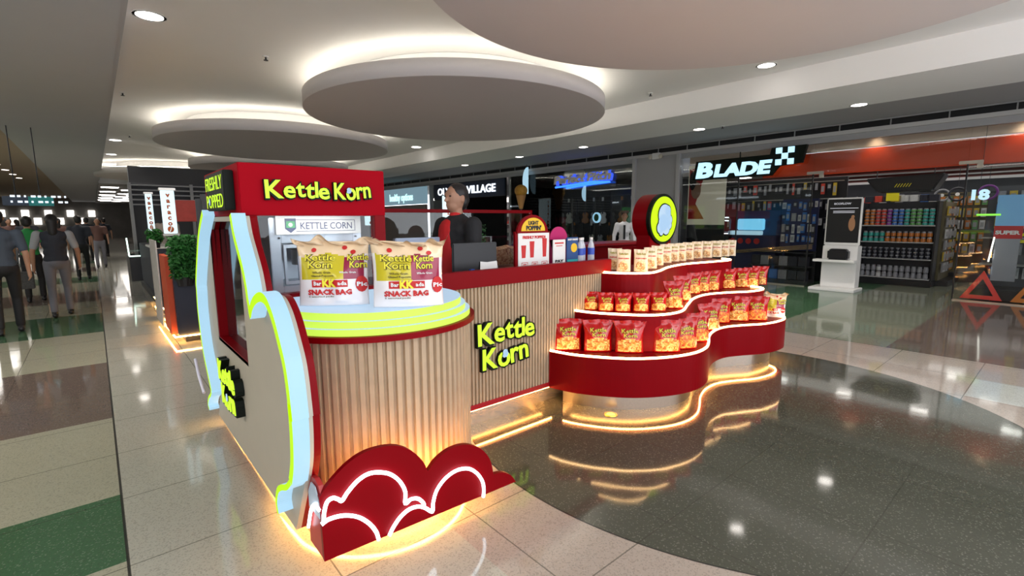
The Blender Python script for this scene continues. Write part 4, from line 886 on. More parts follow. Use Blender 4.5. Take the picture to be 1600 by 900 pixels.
# passers-by on the left
p1, w1, k1 = figure('person in slate polo and black trousers walking away at the left edge of the photo', (-.98, 9.35, 0), rad(4), 1.66, .13, ((.15, .1), (-.15, .12)), bluesh, 'short', None, blackp, black, .012, stout=1.05)
p2, w2, k2 = figure('person in dark vest with grey sleeves and grey trousers, walking away', (-.5, 10.6, 0), rad(2), 1.61, .14, ((-.1, .2), (.15, .22)), greys, 'short', navy, greyp, black, .012, stout=1.12, longhair=True)
bag = thing('tote_bag', 'small black and white patterned bag held between the two walkers', 'bag', (-.86, 10.35, .62)); mk('bag_body', rbx(-.96, 10.3, .5, -.76, 10.4, .76, w=.01), mat('patterned_bag', (.05, .05, .05), .7, noise_=.9, scale=40), bag)
bm = B(); tube(bm, cr([(-.92, 10.35, .76), (-.9, 10.35, .84), (-.82, 10.35, .84), (-.8, 10.35, .76)], 5), .006, 6); mk('handle', bm, black, bag)
figure('person in a bright green shirt ahead of the vest-wearing walker', (-.95, 12.9, 0), 0, 1.6, .12, ((.2, .1), (-.2, .1)), greensh, 'short', None, blackp, black, .018)
figure('person in red shirt far down the left aisle', (-2.0, 15.5, 0), .1, 1.68, .1, ((.2, .1), (-.2, .1)), redshirt, 'short', None, greyp, black, .02)
brk = mat('brown_shirt', (.12, .06, .05), .8)
c1 = figure('dark-clothed person far down the corridor', (-.3, 17, 0), 0, 1.66, .12, ((.2, .1), (-.2, .1)), navy, 'short', None, blackp, black, .025, group='far walkers')[0]
c2 = figure('brown-shirted person far down the corridor', (.1, 21, 0), 3.1, 1.62, .12, ((.2, .1), (-.2, .1)), brk, 'short', None, greyp, black, .025, group='far walkers', longhair=True)[0]
for i, (x, y) in enumerate([(-1.4, 19), (-.9, 22.5), (-.2, 25), (-2.2, 24), (.35, 28), (-1.3, 29), (-.5, 33), (-2.6, 31), (.3, 38), (-1.6, 40), (-.4, 44), (-3.2, 20.5), (-4, 26)]):
    src = (c1, c2)[i % 2]; dup(src, (x, y, 0), (0, 3.1)[i % 3 == 0]+i*.1, src['label'], 'far walkers')
figure('person with dark hair in pale top standing at the coffee kiosk', (1.24, 13.2, .1), rad(160), 1.62, .02, ((.5, .1), (.5, .1)), mat('cream_shirt', (.5, .42, .36), .8), 'short', None, blackp, black, .018, longhair=True, elb=(.9, .9))
g_, _, kg = figure('security guard in white shirt and black tie in front of the guitar shop', (10.3, 7.62, 0), rad(130), 1.68, .02, ((.1, .15), (.1, .15)), whites, 'long', None, mat('navy_trousers', (.015, .015, .03), .8), black, .015)
bm = B(); box(bm, -.025, .125, 1.0, .025, .14, 1.36); mk('tie', bm, blackp, g_); bm = B(); box(bm, -.1, .13, 1.08, -.03, .142, 1.18); mk('badge', bm, mat('badge_grey', (.4, .4, .42), .5), g_)
bm = B(); cyl(bm, (0, 0, 1.66), .1, .06, 20, .115); cyl(bm, (0, .03, 1.655), .12, .008, 20); mk('cap', bm, mat('cap_brown', (.1, .07, .05), .7), g_)

# ------------------------------------------------------------------ COFFEE KIOSK (left background)
hedge = mat('leaf_green', (.02, .13, .02), .6, noise_=.5, scale=8)
def lightbox(lab, x, y, z0, z1, wd):
    t = thing('lightbox_sign', lab, 'illuminated sign', (x, y, z0), 'varaco lightboxes')
    mk('box', rbx(x, y, z0, x+wd, y+wd*.5, z1, w=.005), glow('lightbox_white', (.72, .9, .95), 1.1), t)
    mk('cap', rbx(x-.015, y-.015, z1, x+wd+.015, y+wd*.5+.015, z1+.03, w=.004), steel, t); mk('foot', rbx(x-.015, y-.015, z0-.03, x+wd+.015, y+wd*.5+.015, z0, w=.004), steel, t)
    if y > 12: mk('pole', rbx(x+wd*.4, y+wd*.15, 0, x+wd*.6, y+wd*.35, z0-.03, w=.003), darkm, t)
    h = (z1-z0)/7.6; om = mat('rust_orange_print', (.55, .1, .01), .5)
    bm = B()
    for i, ch in enumerate('varaco'): put_text(bm, ch, (x+wd/2, y-.001, z1-h*(i+1.15)), XX, ZZ, h*1.15, .003, bold=.05, center=True)
    mk('lettering', bm, om, t)
    bm = B(); ell(bm, (x+wd/2, y, z0+h*.75), (wd*.24, .004, h*.55)); o = mk('coffee_bean', bm, om, t); bm = B(); tube(bm, [(x+wd*.42, y-.006, z0+h*.3), (x+wd*.52, y-.006, z0+h*.75), (x+wd*.58, y-.006, z0+h*1.2)], .006, 6); mk('bean_groove', bm, white, o)
lightbox('tall varaco lightbox nearer the red cabinet, the larger of the pair', .64, 7.15, 1.36, 1.87, .135)
_a, _b = aty(226, 303, 9.6), aty(243, 361, 9.6); lightbox('varaco lightbox standing farther left, the smaller of the pair', _a.x, 9.6, _b.z, _a.z, _b.x-_a.x)
kk = thing('coffee_kiosk_counter', 'dark blue and orange coffee kiosk body with amber base lights', 'counter', (1.3, 10, 0))
mk('front_body', rbx(.68, 7.15, .1, 1.6, 7.95, 1.1, w=.01), mat('dark_navy_board', (.02, .025, .045), .5), kk)
mk('orange_panel', rbx(.62, 7.25, .1, .68, 7.9, 1.08, w=.005), mat('orange_red_board', (.5, .06, .015), .5), kk)
mk('white_panel', quadpost(.60, .615, 8.0, 8.9, .08, 1.25, .60, .615), mat('menu_white', (.45, .42, .4), .6, noise_=.3, scale=12), kk)
mk('middle_body', rbx(.9, 8.9, .1, 2.0, 11.2, .75, w=.01), mat('slatted_brown', (.16, .12, .07), .5, noise_=.4, scale=20), kk)
mk('rear_body', rbx(.8, 11.2, .1, 1.0, 14.8, 1.0, w=.01), mat('dark_navy_board', (.02, .025, .045), .5), kk)
mk('white_worktop', rbx(.78, 11.2, 1.0, 1.4, 12.6, 1.04, w=.005), white, kk)
bm = B(); tube(bm, [(1.0, 7.13, .09), (.64, 7.13, .09), (.62, 9.0, .09)], .008, 6); tube(bm, [(.75, 9.6, .09), (.75, 11.3, .09)], .008, 6); tube(bm, [(1.3, 8.88, .2), (.88, 8.88, .2)], .008, 6); mk('floor_light_strip', bm, LO, kk)
mk('plinth', rbx(.75, 7.2, 0, 1.9, 14.6, .1, w=.003), darkm, kk)
mk('charcoal_arch', rbx(1.02, 7.35, 1.1, 1.6, 7.5, 1.85, w=.06), mat('charcoal_wall', (.045, .045, .05), .6), kk)
mk('red_corrugated_fascia', rbx(.95, 9.1, 1.5, 2.8, 9.2, 1.83, w=.01), mat('red_corrugated', (.33, .04, .03), .6, noise_=.3, scale=15), kk)
def plant(name, lab, x, y, z0, z1, r, n, grp=None):
    t = thing(name, lab, 'plant', (x, y, z0)); rnd = random.Random(3); bm = B()
    for i in range(n):
        a = rnd.uniform(0, 2*PI); q = r*math.sqrt(rnd.random()); z = rnd.uniform(z0+.1, z1); s_ = rnd.uniform(.02, .04)
        c = Vector((x+q*math.cos(a), y+q*math.sin(a), z)); u = Vector((rnd.uniform(-1, 1), rnd.uniform(-1, 1), rnd.uniform(-.6, .3))).normalized(); v = u.orthogonal().normalized()
        bm.faces.new([bm.verts.new(c+u*s_*a_+v*s_*.6*b_+Vector((0, 0, dz))) for a_, b_, dz in ((-1, 0, 0), (0, -1, .006), (1, 0, -.01), (0, 1, .006))])
    mk('foliage', bm, hedge, t); bm = B(); lathe(bm, [(r*.55, 0), (r*.7, .12), (r*.6, .12)], 16, (x, y, z0)); mk('pot', bm, black, t)
plant('hanging_plant', 'trailing green plant below the nearer varaco lightbox', .8, 7.12, .72, 1.33, .15, 1300)
plant('potted_plant', 'green plant beside the smaller varaco lightbox', .70, 9.25, 1.1, 1.38, .1, 220)
bk = tag(mk('fruit_basket', (lambda b_: (lathe(b_, [(.1, 0), (.15, .12), (.14, .12)], 20, (.98, 9.6, .75)), ell(b_, (.98, 9.6, .9), (.14, .14, .08)), b_)[-1])(B()), mat('basket_yellow', (.35, .3, .06), .6, noise_=.5, scale=14)), 'yellow-green basket on the coffee kiosk counter', 'basket')
dk = thing('dark_display_counter', 'black display counter with white-green light line farther down the corridor', 'counter', (1.1, 17, 0)); mk('body', rbx(.62, 15.6, .0, 1.75, 17.2, .62, w=.01), black, dk); bm = B(); tube(bm, [(.62, 15.58, .64), (1.75, 15.58, .64)], .015, 6); tube(bm, [(.62, 15.58, .64), (.6, 15.58, 1.1)], .015, 6); mk('light_line', bm, glow('pale_green_line', (.7, 1, .85), 3), dk)
mk('glass_top', rbx(.64, 15.62, .63, 1.73, 17.1, .95, w=.005), glass, dk)
# left shops and hanging directory sign
ds = thing('hanging_directory_sign', 'dark blue and teal directory sign hanging over the left aisle', 'sign', (-2.3, 13, 2.0)); q0, q1 = aty(2, 306, 14.0), aty(85, 322, 14.0)
mk('board', rbx(q0.x, 14.0, q1.z, q1.x, 14.06, q0.z, w=.01), mat('sign_navy', (.01, .03, .07), .4), ds); mk('teal_board', rbx((q0.x+q1.x)/2, 13.99, q1.z, q1.x, 14.0, q0.z, w=.002), mat('teal', (.02, .35, .35), .5), ds)
bm = B()
for r_ in range(2):
    for j in range(9): box(bm, q0.x+.12+j*.1, 13.98, q1.z+.06+.11*r_, q0.x+.12+j*.1+(.03, .07, .05)[(j+r_)%3], 13.985, q1.z+.1+.11*r_)
mk('symbols', bm, glow('sign_white', (.8, .9, 1), 1.2), ds)
bm = B()
for x in (q0.x+.2, q1.x-.2): cyl(bm, (x, 14.03, q0.z), .01, 3.75-q0.z, 8)
mk('hanger', bm, darkm, ds)
cols = [(.1, .5, .15), (.5, .5, .55), (.02, .2, .45), (.5, .06, .06), (.3, .5, .1), (.55, .5, .3)]
for k in range(12):
    y0 = 6+k*2.6; c = cols[k % 6]
    tag(mk('shop_poster', rbx(-7.08, y0, .5, -7.05, y0+1.5, 2.4, w=.005), mat('poster_%d' % (k % 6), c, .5, noise_=.8, scale=3, em=c, es=.5)), 'lit shop window poster along the left wall, %s from the near end' % ORD[k], 'poster', 'lit posters on the left wall')
    if k % 2: tag(mk('shop_light_bar', rbx(-7.04, y0-.8, 2.75, -6.98, y0+1.8, 2.85, w=.005), glow('shop_bar_white', (.85, .92, 1), 3)), 'white light bar above the left shopfronts, %s from the near end' % ORD[k], 'light', 'light bars on the left wall')
tag(mk('green_shop_banner', rbx(-3.3, 13.2, .3, -2.6, 13.25, 2.0, w=.005), mat('green_banner', (.1, .35, .06), .5, noise_=.7, scale=3, em=(.1, .4, .08), es=.5)), 'green picture banner standing in the left aisle', 'banner')
# ------------------------------------------------------------------ SHOPS ON THE RIGHT
GX = 11.9
def pane(n, y0, y1, z1, lab=None):
    bm = B(); box(bm, GX, y0, .02, GX+.012, y1, z1); mk('window_%d' % n, bm, glass, kind='structure')
pane(1, 3.9, 7.05, 3.1); pane(2, 1.44, 3.9, 3.1) if False else None
bm = B(); box(bm, GX, 1.44, 2.45, GX+.012, 3.9, 3.1); mk('window_2', bm, glass, kind='structure')
pane(3, -3, 1.44, 3.1); pane(4, 8.5, 14.0, 3.1); pane(5, 14.2, 19.4, 3.1)
bm = B()
for y in (3.9, 1.44, 5.5): box(bm, GX-.006, y-.012, 0, GX+.018, y+.012, 2.46 if y != 5.5 else 3.1)
mk('trim_9', bm, black, kind='structure')
bm = B(); box(bm, GX-.01, -3, 0, GX+.04, 1.44, .02); box(bm, GX-.01, 3.9, 0, GX+.04, 7.05, .02); box(bm, GX-.01, 8.5, 0, GX+.04, 14, .03); mk('trim_10', bm, steel, kind='structure')
for y, l in ((3.9, 'metal glass-door clamp at the left side of the shop opening'), (1.44, 'metal glass-door clamp at the right side of the shop opening')):
    bm = B(); box(bm, GX-.02, y-.2, 2.44, GX+.03, y+.12, 2.5); box(bm, GX-.02, y-.2, 2.36, GX+.03, y-.12, 2.44); tag(mk('door_clamp', bev(bm, .006), steel), l, 'door fitting', 'glass door clamps')
orange = mat('orange_red_fascia', (.62, .055, .01), .35, noise_=.12, scale=1.5)
tag(mk('red_fascia_board', rbx(12.25, -3, 2.45, 12.33, 5.1, 2.93, w=.01), orange), 'long orange-red board behind the glass above the shop entrance', 'fascia board')
tag(mk('cream_fascia_board', rbx(12.25, -3, 2.94, 12.33, 7.0, 3.2, w=.01), mat('cream_fascia', (.55, .42, .32), .5)), 'cream strip above the orange-red board', 'fascia board')
for y in (.8, 2.9, 4.6): spot('fascia_light', (12.12, y, 3.15), 12, (1, .8, .6), 120)
# checkered shop sign: BLADE
sg = thing('illuminated_sign', 'pale blue lit BLADE sign with a checkered square on a black backing', 'illuminated sign', (11.7, 5.4, 2.5))
pts = [(6.6, 2.47), (6.52, 2.93), (4.75, 2.93), (4.72, 3.07), (4.0, 3.07), (4.08, 2.7), (4.55, 2.66), (4.7, 2.47)]
bm = B(); prism(bm, [Vector((11.72, y, z)) for y, z in pts], (.1, 0, 0)); mk('backing', bm, blk, sg)
for y in (6.2, 4.9): mk('bracket', rbx(11.8, y-.03, 2.6, 11.9, y+.03, 2.66, w=.003), darkm, sg)
LB = glow('pale_blue_letter', (.5, .82, 1), 1.25)
bm = B(); put_text(bm, 'B', (11.718, 6.5, 2.53), -YY, ZZ+Vector((0, -.18, 0)), .5, .03, bold=.05, fit=.42); put_text(bm, 'LADE', (11.718, 6.03, 2.53), -YY, ZZ+Vector((0, -.18, 0)), .4, .03, bold=.05, fit=1.3); mk('lit_lettering', bm, LB, sg)
bm = B()
for i in range(3):
    for j in range(3):
        if (i+j) % 2 == 0: box(bm, 11.69, 4.24+i*.125, 2.68+j*.125, 11.718, 4.365+i*.125, 2.805+j*.125)
mk('checkered_square', bm, LB, sg)
# woman poster and glass case on the left of the shop
t = thing('shop_poster', 'tall pale poster with a red and black picture at the left of the glass', 'poster', (12.3, 6.6, 1.3)); mk('sheet', rbx(12.2, 5.95, 1.35, 12.22, 6.98, 2.9, w=.002), mat('poster_cream', (.5, .45, .35), .5, em=(.5, .45, .35), es=.25), t); mk('backboard', rbx(12.221, 5.95, 0, 12.24, 6.98, 2.9, w=.003), black, t)
bm = B(); prism(bm, [(12.195, 6.95, 1.5), (12.195, 6.95, 2.8), (12.195, 6.45, 2.85), (12.195, 6.6, 2.4), (12.195, 6.75, 1.9), (12.195, 6.5, 1.5)], (-.003, 0, 0)); mk('red_shape', bm, lab_r, t)
bm = B(); ell(bm, (12.19, 6.75, 2.25), (.004, .14, .22)); mk('face_shape', bm, skin, t); bm = B(); ell(bm, (12.188, 6.85, 2.5), (.004, .1, .25)); mk('hair_shape', bm, hair_, t)
gc = thing('glass_display_case', 'lit glass display case with white shelf lights at the left of the shop', 'display case', (12.5, 6.4, 0)); mk('cabinet_base', rbx(12.3, 5.85, 0, 12.8, 7.0, .8, w=.01), darkm, gc)
bm = B(); box(bm, 12.28, 5.85, .8, 12.29, 7.0, 1.55); box(bm, 12.3, 5.85, .8, 12.8, 5.86, 1.55); mk('glass_front', bm, glass, gc)
for z in (.82, 1.15, 1.5):
    o = mk('glass_shelf', rbx(12.3, 5.87, z, 12.8, 6.98, z+.015, w=.002), mat('pale_shelf', (.4, .5, .6), .3), gc); mk('shelf_light', rbx(12.32, 5.9, z+.3, 12.34, 6.95, z+.315, w=.002) if z < 1.3 else rbx(12.32, 5.9, 1.53, 12.34, 6.95, 1.545, w=.002), glow('shelf_light_white', (.8, .92, 1), 6), o)
rr = random.Random(11)
PCOL = [(.5, .05, .03), (.04, .15, .45), (.5, .35, .03), (.03, .3, .25), (.25, .25, .27), (.02, .02, .03), (.45, .14, .02), (.1, .3, .08), (.5, .5, .5), (.2, .03, .25)]
PM = [mat('package_%d' % i, c, .4, noise_=.3, scale=25) for i, c in enumerate(PCOL)]
PN = ['red', 'blue', 'yellow', 'teal', 'grey', 'black', 'orange', 'green', 'white', 'purple']
def proto_item(name, bm, m, lab, cat, grp, smooth=False): return tag(mk(name, bm, m, smooth=smooth), lab, cat, grp)
PROTO = {}
def item(kind, col, loc, lab, grp, rz=0, sc_=(1, 1, 1)):
    """boxed / canned goods: one mesh of each kind and colour, then copies"""
    k = (kind, col)
    nm = {'box': 'product_box', 'can': 'product_can', 'hang': 'hanging_pack', 'cube': 'product_jar'}[kind]
    if k not in PROTO:
        bm = B()
        if kind == 'box': box(bm, -.08, -.1, 0, .08, .1, .14); bev(bm, .006, 1)
        elif kind == 'can': lathe(bm, [(.028, 0), (.033, .005), (.033, .1), (.025, .118), (.02, .12)], 12)
        elif kind == 'cube': lathe(bm, [(.05, 0), (.055, .01), (.055, .075), (.05, .08)], 12); lathe(bm, [(.046, .08), (.046, .112), (.03, .118)], 12, mi=1)
        else: box(bm, -.01, -.045, -.17, .012, .045, 0); box(bm, -.02, -.03, -.13, -.01, .03, -.04, 1)
        me = bpy.data.meshes.new(nm); bm.to_mesh(me); bm.free(); me.materials.append(PM[col]); me.materials.append(PM[4] if kind != 'hang' else mat('pack_print', (.3, .3, .3), .5)); PROTO[k] = me
    o = D.objects.new(nm, PROTO[k]); C.objects.link(o); o.location = loc; o.rotation_euler = (0, 0, rz); o.scale = sc_
    tag(o, lab % PN[col] if '%s' in lab else lab, 'product', grp); return o
# wall racks at the back left of the shop with hanging goods
rk = thing('hook_rack', 'black wall rack of hanging tools and packs behind the glass, left of the entrance', 'rack', (12.9, 5.4, 0)); mk('back_board', rbx(13.2, 3.6, .0, 13.25, 7.0, 2.45, w=.01), black, rk)
for z in (1.5, 1.95, 2.35): mk('rail', rbx(13.12, 3.65, z, 13.15, 6.95, z+.02, w=.002), steel, rk)
for r_, z in enumerate((2.36, 1.96, 1.5)):
    for i in range(24): item('hang', rr.choice((4, 5, 5, 5, 0, 8, 4, 2)), (13.1-rr.uniform(0, .02), 3.8+i*.13+rr.uniform(-.02, .02), z-rr.uniform(0, .06)), 'small %s pack hanging on the black wall rack, %s' % ('%s', ('top row', 'middle row', 'bottom row')[r_]), 'packs on the hook rack', sc_=(1, rr.uniform(.5, 1.1), rr.uniform(.9, 1.8)))
mon = thing('lit_counter_screen', 'glowing cyan screen box on a navy counter inside the shop', 'screen', (12.6, 5.3, 1.0)); mk('screen', rbx(12.5, 5.1, 1.22, 12.6, 5.75, 1.5, w=.02), glow('cyan_screen', (.2, .62, .9), .9), mon); mk('tray', rbx(12.45, 5.15, 1.1, 12.62, 5.95, 1.2, w=.01), glow('cyan_tray', (.5, .8, .95), .6), mon)
nc = thing('navy_counter', 'navy shop counter under the cyan screen', 'counter', (12.7, 5, 0)); mk('body', rbx(12.4, 4.75, 0, 13.0, 5.84, 1.09, w=.01), mat('navy_board', (.01, .015, .07), .5), nc); mk('top_band', rbx(12.62, 4.75, 1.09, 13.0, 5.84, 1.7, w=.01), mat('navy_board', (.01, .015, .07), .5), nc)
bm = B()
for y in (5.8, 5.6, 5.4, 5.2): cyl(bm, (12.385, y, .95), .07, .012, 20, axis='x')
mk('round_emblems', bm, lab_r, nc)
nv = thing('navy_pegboard', 'navy pegboard stand of hanging accessories just left of the entrance', 'rack', (12.5, 4.3, 0)); mk('board', rbx(12.55, 3.95, .75, 12.62, 4.72, 1.95, w=.01), mat('navy_board', (.01, .015, .07), .5), nv); mk('base_shelf', rbx(12.2, 3.95, .0, 12.6, 5.3, .08, w=.01), darkm, nv)
mk('upright', rbx(12.6, 3.95, 0, 12.64, 4.0, .75, w=.003), darkm, nv); mk('upright', rbx(12.6, 4.68, 0, 12.64, 4.72, .75, w=.003), darkm, nv)
for z in (1.9, 1.65, 1.4, 1.15):
    for i in range(7): item('hang', rr.choice((1, 1, 5, 4, 8)), (12.53-rr.uniform(0, .01), 4.0+i*.11+rr.uniform(-.02, .02), z-rr.uniform(0, .07)), '%s pack hanging on the navy pegboard', 'packs on the navy pegboard', sc_=(1, rr.uniform(.5, 1.1), rr.uniform(.7, 1.3)))
for z, nb in ((.08, 6), (.4, 6)):
    o = mk('shelf', rbx(12.2, 3.95, z+.3, 12.55, 5.3, z+.315, w=.002), darkm, nv)
    for i in range(nb): item('box', rr.choice((5, 5, 1, 3, 5, 4)), (12.36, 4.1+i*.21, z+.002), 'dark %s box on the low shelves beside the glass', 'boxes on the low shelves', sc_=(1, .95, 1.6))
tag(mk('bamboo_rods', (lambda b_: ([tube(b_, [(12.35, 3.95+.0*i, .82+i*.03), (12.2, 5.6, .66+i*.02)], .006, 6) for i in range(4)], b_)[-1])(B()), mat('cane', (.45, .3, .12), .5)), 'bundle of thin rods lying across the low shelves', 'rods')
# white display stand with black screen
wd = thing('white_display_stand', 'white display stand with a tall black screen and a small power unit', 'display stand', (11.75, 3.2, 0))
ya, yb = 3.62, 2.92
mk('screen_surround', rbx(11.8, yb, .93, 11.86, ya-.06, 1.92, w=.02), white, wd); s_ = mk('screen', rbx(11.79, yb+.03, 1.0, 11.8, ya-.09, 1.89, w=.005), black, wd)
text('lettering', 'ECOFLOW', (11.788, ya-.2, 1.78), -YY, ZZ, .055, glow('dim_white_text', (.6, .6, .65), .8), s_, bold=.02, fit=.3)
bm = B()
for z, w_ in ((1.7, .5), (1.64, .38), (1.61, .38)): box(bm, 11.785, (ya+yb)/2-.03-w_/2, z, 11.788, (ya+yb)/2-.03+w_/2, z+.012)
mk('text_lines', bm, glow('dim_white_text', (.6, .6, .65), .8), s_)
bm = B(); ell(bm, (11.786, 3.08, 1.38), (.003, .06, .14)); ell(bm, (11.786, 3.07, 1.53), (.003, .03, .035)); mk('pictured_figure', bm, mat('picture_tan', (.4, .2, .1), .5), s_)
mk('body', rbx(11.8, yb+.02, .06, 12.1, ya-.05, .93, w=.01), white, wd); mk('shelf', rbx(11.55, yb, .6, 11.8, ya+.05, .65, w=.006), white, wd); mk('foot', rbx(11.5, yb-.05, 0, 12.1, ya+.08, .06, w=.008), white, wd)
t = thing('power_station', 'small black power unit on the shelf of the white display stand', 'appliance', (11.66, 3.2, .652)); mk('body', bev(bx(11.58, 3.05, .652, 11.76, 3.42, .86), .03, 3), black, t); mk('handle', rbx(11.6, 3.1, .86, 11.74, 3.37, .875, w=.005), darkm, t)
# gondola shelf
gx, gy0, gy1 = 13.6, 2.05, 3.35
go = thing('gondola_shelf', 'black shop shelf unit full of small jars, facing the entrance', 'shelf', (gx, 2.7, 0)); mk('back_panel', rbx(gx+.4, gy0, .1, gx+.44, gy1, 1.85, w=.005), darkm, go); mk('base', rbx(gx-.02, gy0-.04, 0, gx+.5, gy1+.04, .14, w=.01), black, go)
for y in (gy0-.03, gy1): mk('side_panel', rbx(gx+.05, y, .1, gx+.44, y+.03, 1.85, w=.003), black, go)
LV = [.15, .58, .95, 1.32]
for z in LV: mk('shelf_board', rbx(gx, gy0, z, gx+.4, gy1, z+.025, w=.003), mat('pale_grey_shelf', (.38, .38, .37), .4), go)
rowc = [(6, 6, 0, 0, 9, 1, 1, 3, 7, 7, 3, 3), (3, 3, 3, 3, 6, 6, 6, 6, 6, 6, 6, 6), (5,)*12, (4, 4, 4, 8, 4, 4, 4, 4, 4, 4, 4, 4)]
for r_, z in enumerate(LV[::-1]):
    nl = (5, 2, 3, 2)[r_]; hh = (.072, .12, .08, .135)[r_]
    for l_ in range(nl):
        for i in range(12):
            item('cube', rowc[r_][i], (gx+.07, gy1-.07-i*.105, z+.026+l_*hh), '%s jar stacked on the black shop shelf, ' + ('top shelf', 'second shelf', 'third shelf', 'bottom shelf')[r_]+', '+('lowest layer', 'second layer', 'third layer', 'fourth layer', 'fifth layer')[l_], 'jars on the gondola shelf', sc_=(.85, .85, hh/.125))
for i in range(8): item('box', rr.choice((5, 5, 8, 2, 0)), (gx+.2, gy0+.1+i*.16, 1.86), '%s box on top of the black shop shelf', 'boxes on top of the gondola shelf')
tag(mk('yellow_price_card', rbx(gx+.02, 2.72, 1.88, gx+.03, 2.95, 2.08, w=.002), mat('price_yellow', (.8, .7, .02), .5)), 'bright yellow price card on top of the shop shelf', 'card')
bm = B()
for x in (14.7, 16.2, 17.8): box(bm, x, -3, 2.58, x+.12, 7.5, 2.64)
mk('trim_11', bm, mat('dark_red_beam', (.12, .02, .015), .6), kind='structure')
# hanging boat-shaped banner
hb = thing('hanging_black_canopy', 'black boat-shaped canopy hanging from the shop ceiling', 'canopy', (12.9, 2.6, 2.3))
a_, b_, c2_, d_ = aty, 0, 0, 0
q = [atx(1358, 281, 12.9), atx(1482, 271, 12.9), atx(1462, 299, 12.9), atx(1376, 302, 12.9)]
bm = B(); prism(bm, [Vector((12.6, v.y, v.z)) for v in q], (.5, 0, 0)); mk('shell', bev(bm, .03, 2), black, hb)
bm = B()
for k in range(6): prism(bm, [Vector((12.595, q[0].y+(q[1].y-q[0].y)*(.4+.035*k)-e_, q[2].z+.1+.07*f_)) for e_, f_ in ((0, 0), (.012, 0), (.05, 1), (.038, 1))], (-.004, 0, 0))
mk('yellow_print', bm, mat('price_yellow', (.8, .7, .02), .5), hb)
bm = B()
for y in (q[0].y-.15, q[1].y+.2): cyl(bm, (12.85, y, q[0].z), .008, 2.64-q[0].z, 6)
mk('hanging_wire', bm, darkm, hb)
# aisle rack with orange goods
ra = thing('orange_goods_rack', 'wall rack of orange packs seen through the open entrance', 'rack', (15.5, 2, 0)); mk('board', rbx(15.8, 1.2, .05, 15.85, 2.4, 2.1, w=.01), mat('olive_board', (.12, .1, .05), .6), ra); mk('base', rbx(15.4, 1.2, 0, 15.85, 2.4, .2, w=.01), darkm, ra)
for z in (2.0, 1.72, 1.44, 1.16, .88):
    for i in range(9): item('hang', rr.choice((6, 6, 2, 8, 7)), (15.7, 1.28+i*.125, z), '%s pack on the rack seen through the open entrance', 'packs on the orange goods rack', sc_=(1, 1, 1.2))
r2 = thing('aisle_side_rack', 'side rack of small goods along the aisle, right of the black shelf unit', 'rack', (14.6, 2, 0)); mk('board', rbx(14.1, 1.98, .1, 15.5, 2.03, 1.85, w=.005), mat('olive_board', (.12, .1, .05), .6), r2); mk('base', rbx(14.1, 1.8, 0, 15.5, 2.03, .12, w=.005), darkm, r2)
for z in (1.75, 1.5, 1.25, 1.0, .75, .5):
    for i in range(9): item('hang', rr.choice((4, 4, 8, 6, 2, 5)), (14.2+i*.15, 1.94, z), 'small %s pack on the aisle side rack', 'packs on the aisle side rack', rz=rad(90), sc_=(1, 1.1, 1.2))
# upper wall goods band
ub = thing('upper_wall_shelf', 'high dark shelf of assorted goods along the back of the shop', 'shelf', (16.5, 3.6, 0)); mk('board', rbx(16.2, 2.4, 0, 16.6, 7.0, 1.75, w=.01), dkwall, ub); mk('ledge', rbx(15.9, 2.4, 1.75, 16.6, 7.0, 1.8, w=.01), darkm, ub)
for i in range(26): item('box', rr.choice((0, 2, 5, 8, 5, 1, 6, 4)), (16.05, 2.5+i*.17, 1.802), '%s box on the high shelf at the back of the shop', 'boxes on the high back shelf', sc_=(1, .8, rr.uniform(1, 2.3)))
for r_, z in enumerate((1.55, 1.2, .85, .5)):
    for i in range(24): item('hang', rr.choice((0, 2, 5, 8, 5, 1, 5, 4)), (16.15, 2.5+i*.18, z), '%s pack on the dark back wall of the shop', 'packs on the dark back wall', sc_=(1, 1.3, 1.5))
# right window bay
rb = thing('window_bay_rack', 'crowded accessory rack inside the right-hand shop window', 'rack', (12.9, .3, 0)); mk('board', rbx(13.3, -3, .05, 13.35, 1.25, 2.1, w=.01), mat('grey_back_board', (.07, .07, .08), .6), rb); mk('base', rbx(12.2, -3, .02, 12.9, 1.25, .22, w=.01), black, rb)
for z in (.6, 1.1): mk('shelf', rbx(12.9, -3, z, 13.3, 1.25, z+.02, w=.003), mat('pale_grey_shelf', (.38, .38, .37), .4), rb)
for r_, z in enumerate((2.0, 1.75, 1.5, 1.0, .55)):
    for i in range(14): item('hang', rr.choice((4, 8, 4, 5, 2, 1, 4)), (13.22, -.95+i*.155, z), 'small %s pack on the rack in the right-hand window, row %s from the top' % ('%s', ORD[r_]), 'packs in the right window', sc_=(1, 1.2, 1.2))
def triangle(lab, y, m, s_=.5):
    t = thing('warning_triangle', lab, 'warning triangle', (12.1, y, .02), 'warning triangles'); h = s_*.92
    bm = B(); A = [Vector((12.1, y-s_/2, .03)), Vector((12.1, y+s_/2, .03)), Vector((12.16, y, .03+h))]; c_ = (A[0]+A[1]+A[2])/3; I = [c_+(v-c_)*.58 for v in A]
    for i in range(3): prism(bm, [A[i], A[(i+1) % 3], I[(i+1) % 3], I[i]], (.02, 0, 0))
    mk('reflective_frame', bm, m, t); bm = B(); box(bm, 12.05, y-.12, .02, 12.25, y+.12, .035); mk('foot', bm, black, t)
triangle('red warning triangle behind the right-hand shop window', 1.08, mat('reflector_red', (.65, .03, .02), .3, em=(.6, .03, .02), es=.15), .56)
triangle('orange warning triangle at the right edge of the photo', .42, mat('reflector_orange', (.75, .2, .01), .3), .56)
